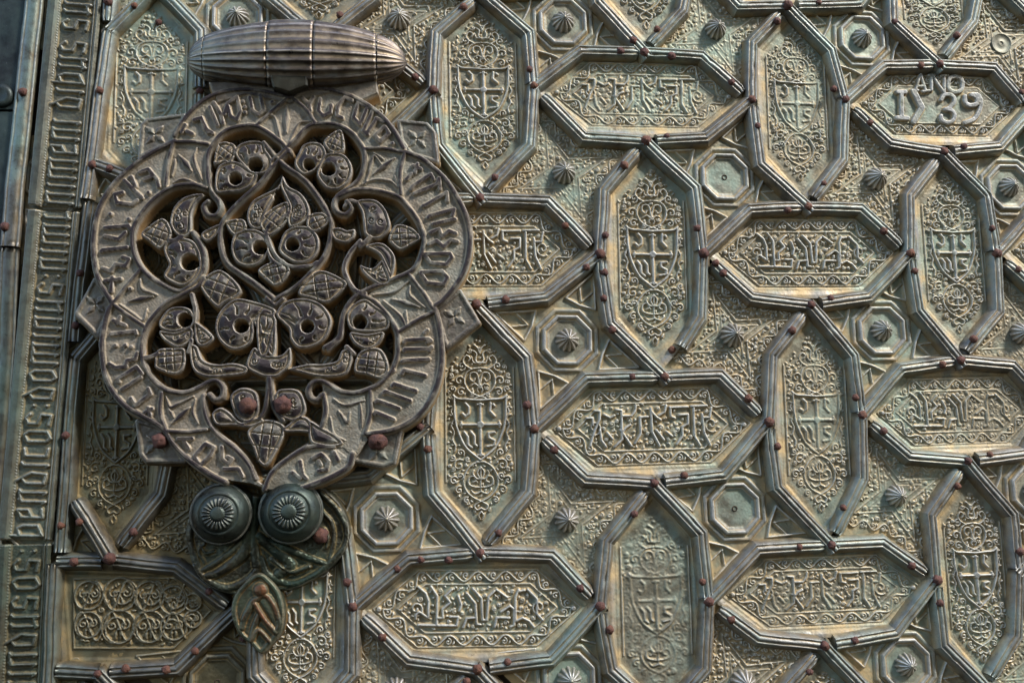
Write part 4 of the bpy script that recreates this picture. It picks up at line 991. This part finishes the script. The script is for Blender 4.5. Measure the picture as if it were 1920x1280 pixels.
kleaf(C_, '1060,200 960,190 880,250 840,340 860,430 930,490 1000,490 1060,450 1075,390 1080,330 1150,300 1190,300 1200,250', 'leaf', H_(C_, '1000,355', 14))
kleaf(D_, '60,260 110,205 210,185 310,210 370,270 390,340 350,430 270,480 190,485 140,430 130,370 60,300', 'leaf', H_(D_, '245,358', 13))
kleaf(C_, '1070,330 1120,300 1200,290 1205,520 1160,520 1120,410', 'leaf'); kleaf(D_, '60,320 20,280 -60,290 -50,520 10,520 40,410', 'leaf')
kleaf(C_, '1030,600 1045,520 1080,480 1130,525 1190,530 1240,525 1290,480 1300,540 1285,600 1240,640 1210,660 1150,660 1110,650', 'scroll')
kleaf(C_, '690,470 735,475 770,555 850,582 950,575 1035,600 1020,640 900,658 800,662 720,630 690,560', 'scroll')
kleaf(D_, '130,610 250,580 330,580 420,560 450,500 510,490 515,560 480,640 380,662 280,652 200,632', 'scroll')
K.stroke(ks(C_, '700,165 720,250 715,320 685,360'), 4.6, -0.4, flat=True, bev=1.8, solid=True)
kleaf(C_, '500,330 560,250 640,235 700,260 715,330 665,372 590,392 520,372', 'leaf', H_(C_, '660,318', 14))
kleaf(C_, '505,380 600,390 690,360 715,400 690,450 620,485 550,452 512,415', 'scroll'); kleaf(C_, '495,495 600,485 662,495 655,600 600,645 490,612 475,580', 'grid')
K.stroke(ks(C_, '700,440 690,480 680,510'), 4.6, -0.4, flat=True, bev=1.8, solid=True)
K.stroke(ks(C_, '495,520 450,540 410,545'), 5.0, -0.6, flat=True, bev=1.8, solid=True)
kleaf(C_, '715,330 760,350 835,420 800,465 755,478 720,440', 'scroll')
kleaf(D_, '478,290 520,220 590,190 655,230 735,300 722,375 600,390 505,372', 'leaf', H_(D_, '560,330', 14))
kleaf(D_, '500,390 600,400 702,388 682,452 620,492 560,482 512,442', 'scroll'); kleaf(D_, '558,508 680,488 735,600 690,668 600,645 525,622', 'grid')
K.stroke(ks(D_, '450,340 440,420 370,490'), 4.6, -0.4, flat=True, bev=1.8, solid=True); K.stroke(ks(D_, '690,660 730,640 760,620'), 5.0, -0.6, flat=True, bev=1.8, solid=True)
K.stroke(ks(D_, '480,480 500,500 520,520'), 5.0, -0.5, flat=True, bev=1.8, solid=True)
kleaf(C_, '930,790 960,740 1020,722 1085,750 1105,820 1095,890 1040,932 970,900', 'scroll'); kleaf(D_, '55,750 120,728 190,740 228,800 232,870 180,922 110,912 50,862', 'scroll')
kleaf(C_, '820,880 870,842 930,870 1000,930 1100,900 1135,930 1050,962 950,952 850,948', 'none'); kleaf(D_, '15,915 100,958 180,898 250,908 290,990 200,990 100,985', 'none')
kleaf(C_, '1035,985 1130,915 1245,940 1255,1010 1200,1120 1150,1195 1098,1165 1068,1080', 'grid')
kleaf(D_, '255,925 330,960 420,1010 460,1060 400,1080 330,1075 260,1045', 'none')
K.poly(kp(D_, '360,770 600,760 590,1000 530,1150 460,1090 400,1080 330,960'), -5.5, 1.5, solid=True)
K.poly(kp(L_, '500,390 540,300 620,230 720,165 870,160 940,215 975,240 950,260 880,310 740,375 640,410'), -5.5, 1.5, solid=True)
K.stroke(ks(L_, '500,388 540,300 620,230 730,165 870,162'), 4.6, -0.3, flat=True, bev=1.8, solid=True); K.stroke(OUTR['b2'], 6, 0, flat=True, bev=3, solid=True)
# lettering of the round border
LET = [(T_, ['610,672 652,660 672,720 712,745', '650,662 690,742', '722,575 762,640 772,690', '700,600 742,700', '800,578 782,640', '810,572 852,545 872,622 852,670 815,652 800,592', '885,570 885.3,570', '895,600 895.3,600', '897,630 897.3,630', '925,545 940,620 972,642 1002,620', '985,535 1002,620', '1050,570 1051,570', '570,735 600,750', '540,740 560,700',
             ]),
       (B_, ['215,75 255,110 280,68', '255,110 260,150', '320,80 310,150 340,182 382,160 385,115', '512,90 470,68 428,115 420,178 452,192', '550,95 522,190 560,232', '562,105 640,140 580,270 605,290', '600,140 570,215', '662,195 620,255 600,290', '655,195 705,215', '705,245 650,300 680,335 735,285 712,250', '755,345 756,345',
             '880,480 925,500', '905,470 890,520', '868,620 880,600 985,530 1000,560', '888,645 1022,590 1035,555 1040,620', '940,720 955,715 1082,640 1085,690', '970,790 980,780 1125,740 1115,780', '1000,830 1130,800', '985,880 1035,860 1050,905 1095,870 1135,885', '975,950 1020,930 1062,965 1105,925 1145,935', '945,1012 982,1062 1080,1072 1112,1030 1100,1005 950,1010', '925,1122 962,1182 1062,1192 1085,1150 1052,1112 930,1118',
             '840,560 868,530']),
       (D_, ['825,450 835,438 972,430', '825,500 830,492 982,490', '815,565 825,560 972,552', '812,640 825,618 952,650', '755,712 765,700 895,742', '700,755 712,745 862,802', '655,808 665,800 795,848', '645,880 655,870 762,915', '950,395 965,380', '965,450 985,440', '975,500 990,480']),
       (C_, ['218,402 362,385 365,400', '240,470 241,470', '300,468 301,468', '335,480 336,480', '205,580 240,602 302,598 312,560 362,552 372,515', '262,690 255,672 370,598 402,640', '280,735 392,662', '335,788 362,832 452,762 440,730', '420,872 462,850', '440,845 450,890', '620,1030 702,1028', '652,1040 682,1090', '720,1132 782,1060 832,1082 812,1132 750,1192 722,1145', '880,1080 882,1150 922,1182 942,1152 915,1140', '895,1210 982,1212 1005,1255', '230,320 300,350', '270,300 250,340', '330,130 331,130']),
       (A_, ['180,1170 272,1160', '222,1150 216,1235', '165,1095 212,1112 242,1070 302,1082 325,1040 285,1028', '158,992 165,985 312,970', '178,902 262,920 302,880', '178,852 322,840 330,860', '212,770 213,770', '322,800 323,800', '240,662 252,702 342,712 372,688', '238,652 285,640', '298,568 402,672', '340,548 362,602', '388,520 440,500 492,562 502,602', '418,560 472,540', '330,550 331,550', '440,640 441,640']),
       (L_, ['690,240 702,312 722,332', '650,300 690,330', '760,222 802,200 842,240 832,282 790,290', '870,190 892,232', '790,240 800,260'])]
for conv, ts in LET:
    for t in ts: K.stroke(kp(conv, t), 4.5, -0.6, flat=True, bev=1.4)
# carved leaves in the sectors between the lobes
SEC = [(T_, ['1130,590 1130,740', '1000,660 1060,650 1090,760 1110,840', '1270,680 1200,690 1150,790 1120,840']),
       (B_, ['640,530 770,430', '590,590 612,520 642,420 690,470', '570,590 650,560 740,570 790,610 770,540', '640,400 700,440']),
       (A_, ['620,410 700,510', '730,370 712,440 760,560', '590,580 650,560 740,590', '600,440 580,540']),
       (D_, ['750,190 920,240', '640,165 760,150 850,85', '700,200 800,290 840,360 835,260', '860,110 860,170 950,240']),
       (C_, ['320,205 470,175', '390,70 400,130 490,165', '265,220 345,280 405,320 430,250']),
       (C_, ['580,940 690,840', '545,775 570,840 620,820 710,775', '740,940 705,870 722,790', '590,900 560,850']),
       (D_, ['430,860 480,930 500,870', '400,790 470,830 590,800', '560,820 570,960', '380,900 400,1000 470,1040'])]
for conv, ts in SEC:
    for n, t in enumerate(ts):
        p = ks(conv, t); m = len(p) // 2
        if n == 0: K.stroke(p[:m + 1], 1.0, -1.5, 6.0); K.stroke(p[m:], 6.0, -1.5, 1.0)
        else: K.stroke(p[:m + 1], 1.6, -2.2, 3.6); K.stroke(p[m:], 3.6, -2.2, 1.4)
HOLES += [(*uv(*B_('66,668')[0], KH), 8.0), (*uv(*B_('70,640')[0], KH), 6.0)]
for x, y, r in HOLES: K.punch(x, y, r)
X, Y = K.grid()
grd = np.clip((-2.5 - K.H) / 2.5, 0, 1)
K.H += vnoise(K.H.shape, 1.6, 301) * 1.0 * grd + vnoise(K.H.shape, 2.4, 302) * 0.3 + vnoise(K.H.shape, 8, 303) * .6 + vnoise(K.H.shape, 40, 304) * 1.2
wall = np.clip(-K.S / 4.6, 0, 1)
K.H = np.where(K.S < 0, np.minimum(K.H, -7.0) - 40.0 * wall, K.H)
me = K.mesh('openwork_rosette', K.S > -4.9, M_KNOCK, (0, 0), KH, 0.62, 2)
link('openwork_rosette', me, knocker)
def relief_part(name, out, strokes, h, top, drop, mat, parent, seed, border=5.0, bh=2.5, ground=-2.0, label=None, st=1.2, noise=1.0):
    P = np.array(out); f = Field(P[:, 0].min() - 9, P[:, 0].max() + 9, P[:, 1].min() - 9, P[:, 1].max() + 9, st, ground=ground)
    f.poly(out, top, 2.0, solid=True)
    f.H[f.S > 1] = top
    if border: f.stroke(out + [out[0]], border, top + bh, flat=True, bev=2.5, base=top, solid=True)
    for p, r0, hh, r1 in strokes: f.stroke(p, r0, top + hh, r1, base=top)
    f.H += (vnoise(f.H.shape, 2.2, seed) * .7 + vnoise(f.H.shape, 8, seed + 1) * 1.0 + vnoise(f.H.shape, 25, seed + 2) * 1.2) * noise
    f.H = np.where(f.S < 0, np.minimum(f.H, top - .5) - drop * np.clip(-f.S / 4.5, 0, 1), f.H)
    me = f.mesh(name, f.S > -4.8, mat, (0, 0), h, 0.6)
    return link(name, me, parent, None, label)
def petals(pts_px, h, rot, size):
    c = np.array(uv(*pts_px, h)); r = []
    for k in range(4):
        a = rot + k * math.pi / 2; d = np.array([math.cos(a), math.sin(a)])
        p = [tuple(c + d * size * q) for q in (.12, .5, .95)]
        r += [(p[:2], 1.2, 3.2, 5.6), (p[1:], 5.6, 3.2, .8)]
    return r
CH_ = 47.0
for n, (poly, cpt, rot, lab) in enumerate([
    ('262,302 268,234 276,226 345,217 330,262 265,292', (291, 253), .7, None), ('748,228 800,233 813,248 819,303 770,288 752,262', (782, 261), .8, None),
    ('862,546 896,604 838,650 818,585', (852, 594), .55, None), ('178,525 144,588 184,629 210,570', (180, 571), 2.3, None),
    ('258,790 265,850 275,863 345,864 312,806', (292, 832), .75, 'lower left corner plate held by a rusty nail'), ('688,815 750,806 738,866 718,872 664,862', (708, 845), .7, 'lower right corner plate with a rusty nail over its flower')]):
    relief_part('corner_plate', uvs(I_(poly), CH_), petals(cpt, CH_, rot, 22), CH_, 0.0, 22.0, M_CORNER, knocker, 400 + n * 5, border=4.2, label=lab)

# ribbed hinge barrel: five pieces on one axis
def barrel(name, tx0, tx1, cap, mat, grow=0.0):
    rx = [570, 578, 592, 620, 668, 760, 850, 940, 1030, 1150, 1290, 1400, 1500, 1570, 1640, 1690, 1735, 1775, 1800, 1810]
    ry = [0.5, 12, 24, 37, 50, 62, 70, 76, 80, 83, 83, 79, 73, 66, 58, 51, 42, 29, 14, 0.5]
    hx = 50.0; n = 140; nt = max(10, int((tx1 - tx0) / 14)); V = []; Q = []; E = []; Fo = []
    ts = tx0 + (tx1 - tx0) * (0.5 - 0.5 * np.cos(np.linspace(0, math.pi, nt))) if cap else np.linspace(tx0, tx1, nt)
    ts = np.concatenate([[ts[0]], ts, [ts[-1]]])
    for q, tx in enumerate(ts):
        px, py = T_('%f,%f' % (tx, 341 + (tx - 570) * 14 / 1240))[0]
        c = np.array(uv(px, py, hx)); r = float(np.interp(tx, rx, ry)) * .95 + grow
        if q in (0, len(ts) - 1): r *= .8
        for k in range(n):
            a = 2 * math.pi * k / n; u_ = ((a * 22 / (2 * math.pi)) % 1.0) * 2 - 1; fl = u_ * u_; rr = r * (1 - .085 * (1 - fl)) * (1 + .006 * math.sin(tx * .013 + k * .7) + .004 * math.sin(tx * .05 + k * 1.9))
            vv = rr * math.sin(a); hh = rr * .62 * math.cos(a)
            if vv > 0: vv *= .76
            V.append((c[0] * UNIT, -(hx + hh) * UNIT, -(c[1] + vv) * UNIT)); E.append(max(0, fl - .72) * 3.0 if q not in (0, len(ts) - 1) else 0); Fo.append(max(0, .35 - fl) * 1.5)
    for q in range(len(ts) - 1):
        for k in range(n): Q.append((q * n + k, q * n + (k + 1) % n, (q + 1) * n + (k + 1) % n, (q + 1) * n + k))
    return link(name, make_mesh(name, V, Q, {'edge': E, 'foot': Fo}, mat), knocker)
barrel('hinge_cap', 570, 667, True, M_HINGE); barrel('hinge_knuckle', 671, 1029, False, M_HINGE); barrel('hinge_knuckle', 1034, 1284, False, M_HINGE, 1.6)
barrel('hinge_knuckle', 1289, 1636, False, M_HINGE); barrel('hinge_cap', 1641, 1810, True, M_HINGE)
prism('hinge_tongue', uvs(T_('1036,420 1250,425 1250,478 1148,516 1055,490'), 84), 84, 40, M_DARK, knocker, 4)

# two domed knobs with fluted rosettes, the plate they sit on and the pendant leaf
def knob_fl(a, r, h):
    if 13 < r < 27.5:
        s_ = math.sin(a * 22); return 1.0, 1.1 * s_, max(0, s_) * .5
    return 1.0, 0.0, (.5 if 45 < h < 47.5 or 80 < h < 80.8 else 0)
KN = [(54, 20), (55, 40), (54.5, 44), (53, 46), (51.5, 45.2), (50.5, 45.5), (50, 49), (48.5, 55), (46, 60.5), (42, 66.5), (37, 71.5), (34, 73.5), (33, 72.6), (31.5, 72.4), (30.5, 74), (29, 76), (27.6, 76.6), (26.5, 78.5), (24, 79.6), (20, 80.4), (16, 80.6), (13.6, 79.6), (13, 79.4), (11.8, 81.2), (9, 82.4), (5, 83), (0.05, 83.2)]
ME_KNOB = lathe('knob', KN, 264, M_KNOB, knob_fl)
for (px, py), s_ in (((414, 963), .97), ((545, 959), 1.02)):
    o = link('knob', ME_KNOB, knocker, W(*uv(px, py, 44), 0)); o.scale = (s_, 1, s_)
bp = ks(L_, '110,540 92,640 130,790 185,870 280,925 400,940 480,900 590,915 660,905 770,850 850,795 925,700 940,590 890,470 800,395 640,370 470,440 300,370 150,420', 5, 26, True)
bs_ = [(ks(L_, t, 4, 26), a, h, b) for t, a, h, b in [
    ('130,800 190,870 300,915 420,865 470,790 440,720', 6, 7, 8), ('160,830 300,740 430,620 470,520', 5, 6, 7), ('480,760 520,840 640,895 760,850 850,780 930,690 935,590 880,490 800,410', 7, 7, 5),
    ('480,660 600,700 750,760 840,790', 9, 7, 5), ('800,500 860,570 870,660 850,760', 4, 5, 4), ('105,560 110,680 150,800', 5, 5, 5), ('470,640 560,720 640,790 580,840', 8, 9, 11), ('420,640 380,740 260,830 200,850', 13, 9, 7),
    ('450,440 440,620 460,790', 8, 9, 9), ('540,760 640,830 740,800', 4, 10, 4), ('160,690 190,730 230,720', 3, 4, 3), ('180,780 150,720 180,680', 3, 4, 3), ('820,600 840,640 830,700', 3, 4, 3)]]
relief_part('knob_plate', bp, bs_, 26, 0.0, 26.0, M_DARK, knocker, 450, border=3.5, bh=3, noise=1.6)
M_LEAF = bronze('dark_green_leaf_with_rust', (0.035, 0.04, 0.028), (0.07, 0.08, 0.05), (0.30, 0.16, 0.05), (0.28, 0.24, 0.16), (0.05, 0.09, 0.06), 0.35, 0.45, 0.36, tops=(0.11, 0.038, 0.014), tops_rng=(6.0, 10.0))
lp = ks(L_, '470,850 530,890 575,960 590,1060 572,1150 520,1212 480,1250 430,1200 380,1160 340,1060 350,970 400,900', 4, 36, True)
ls_ = [(ks(L_, t, 4, 36), a, h, b) for t, a, h, b in [('480,925 481,926', 13, 9, 13), ('440,985 500,955 545,1000 578,1100 560,1150', 6, 6, 5), ('440,985 395,1070 380,1130', 7, 5, 5), ('450,1000 500,1080 560,1150', 5, 7, 5),
       ('470,1060 440,1130 425,1190', 6, 5, 4), ('430,1195 470,1140 530,1200', 5, 6, 4), ('500,980 540,1060 560,1110', 8, 4, 5)]]
relief_part('pendant_leaf', lp, ls_, 36, 0.0, 30.0, M_LEAF, knocker, 470, border=4.5, bh=3.5)
for (px, py), h, s_ in (((300, 825), 50, 1.75), ((708, 826), 51, 2.1), ((464, 760), 61, 1.8), ((530, 758), 61, 1.95), ((601, 1004), 32, 1.7)):
    c = uv(px, py, h); o = link('nail', NM[int(px) % 5], knocker, W(c[0], c[1], h - 1)); o.scale = (s_, s_ * 1.1, s_)
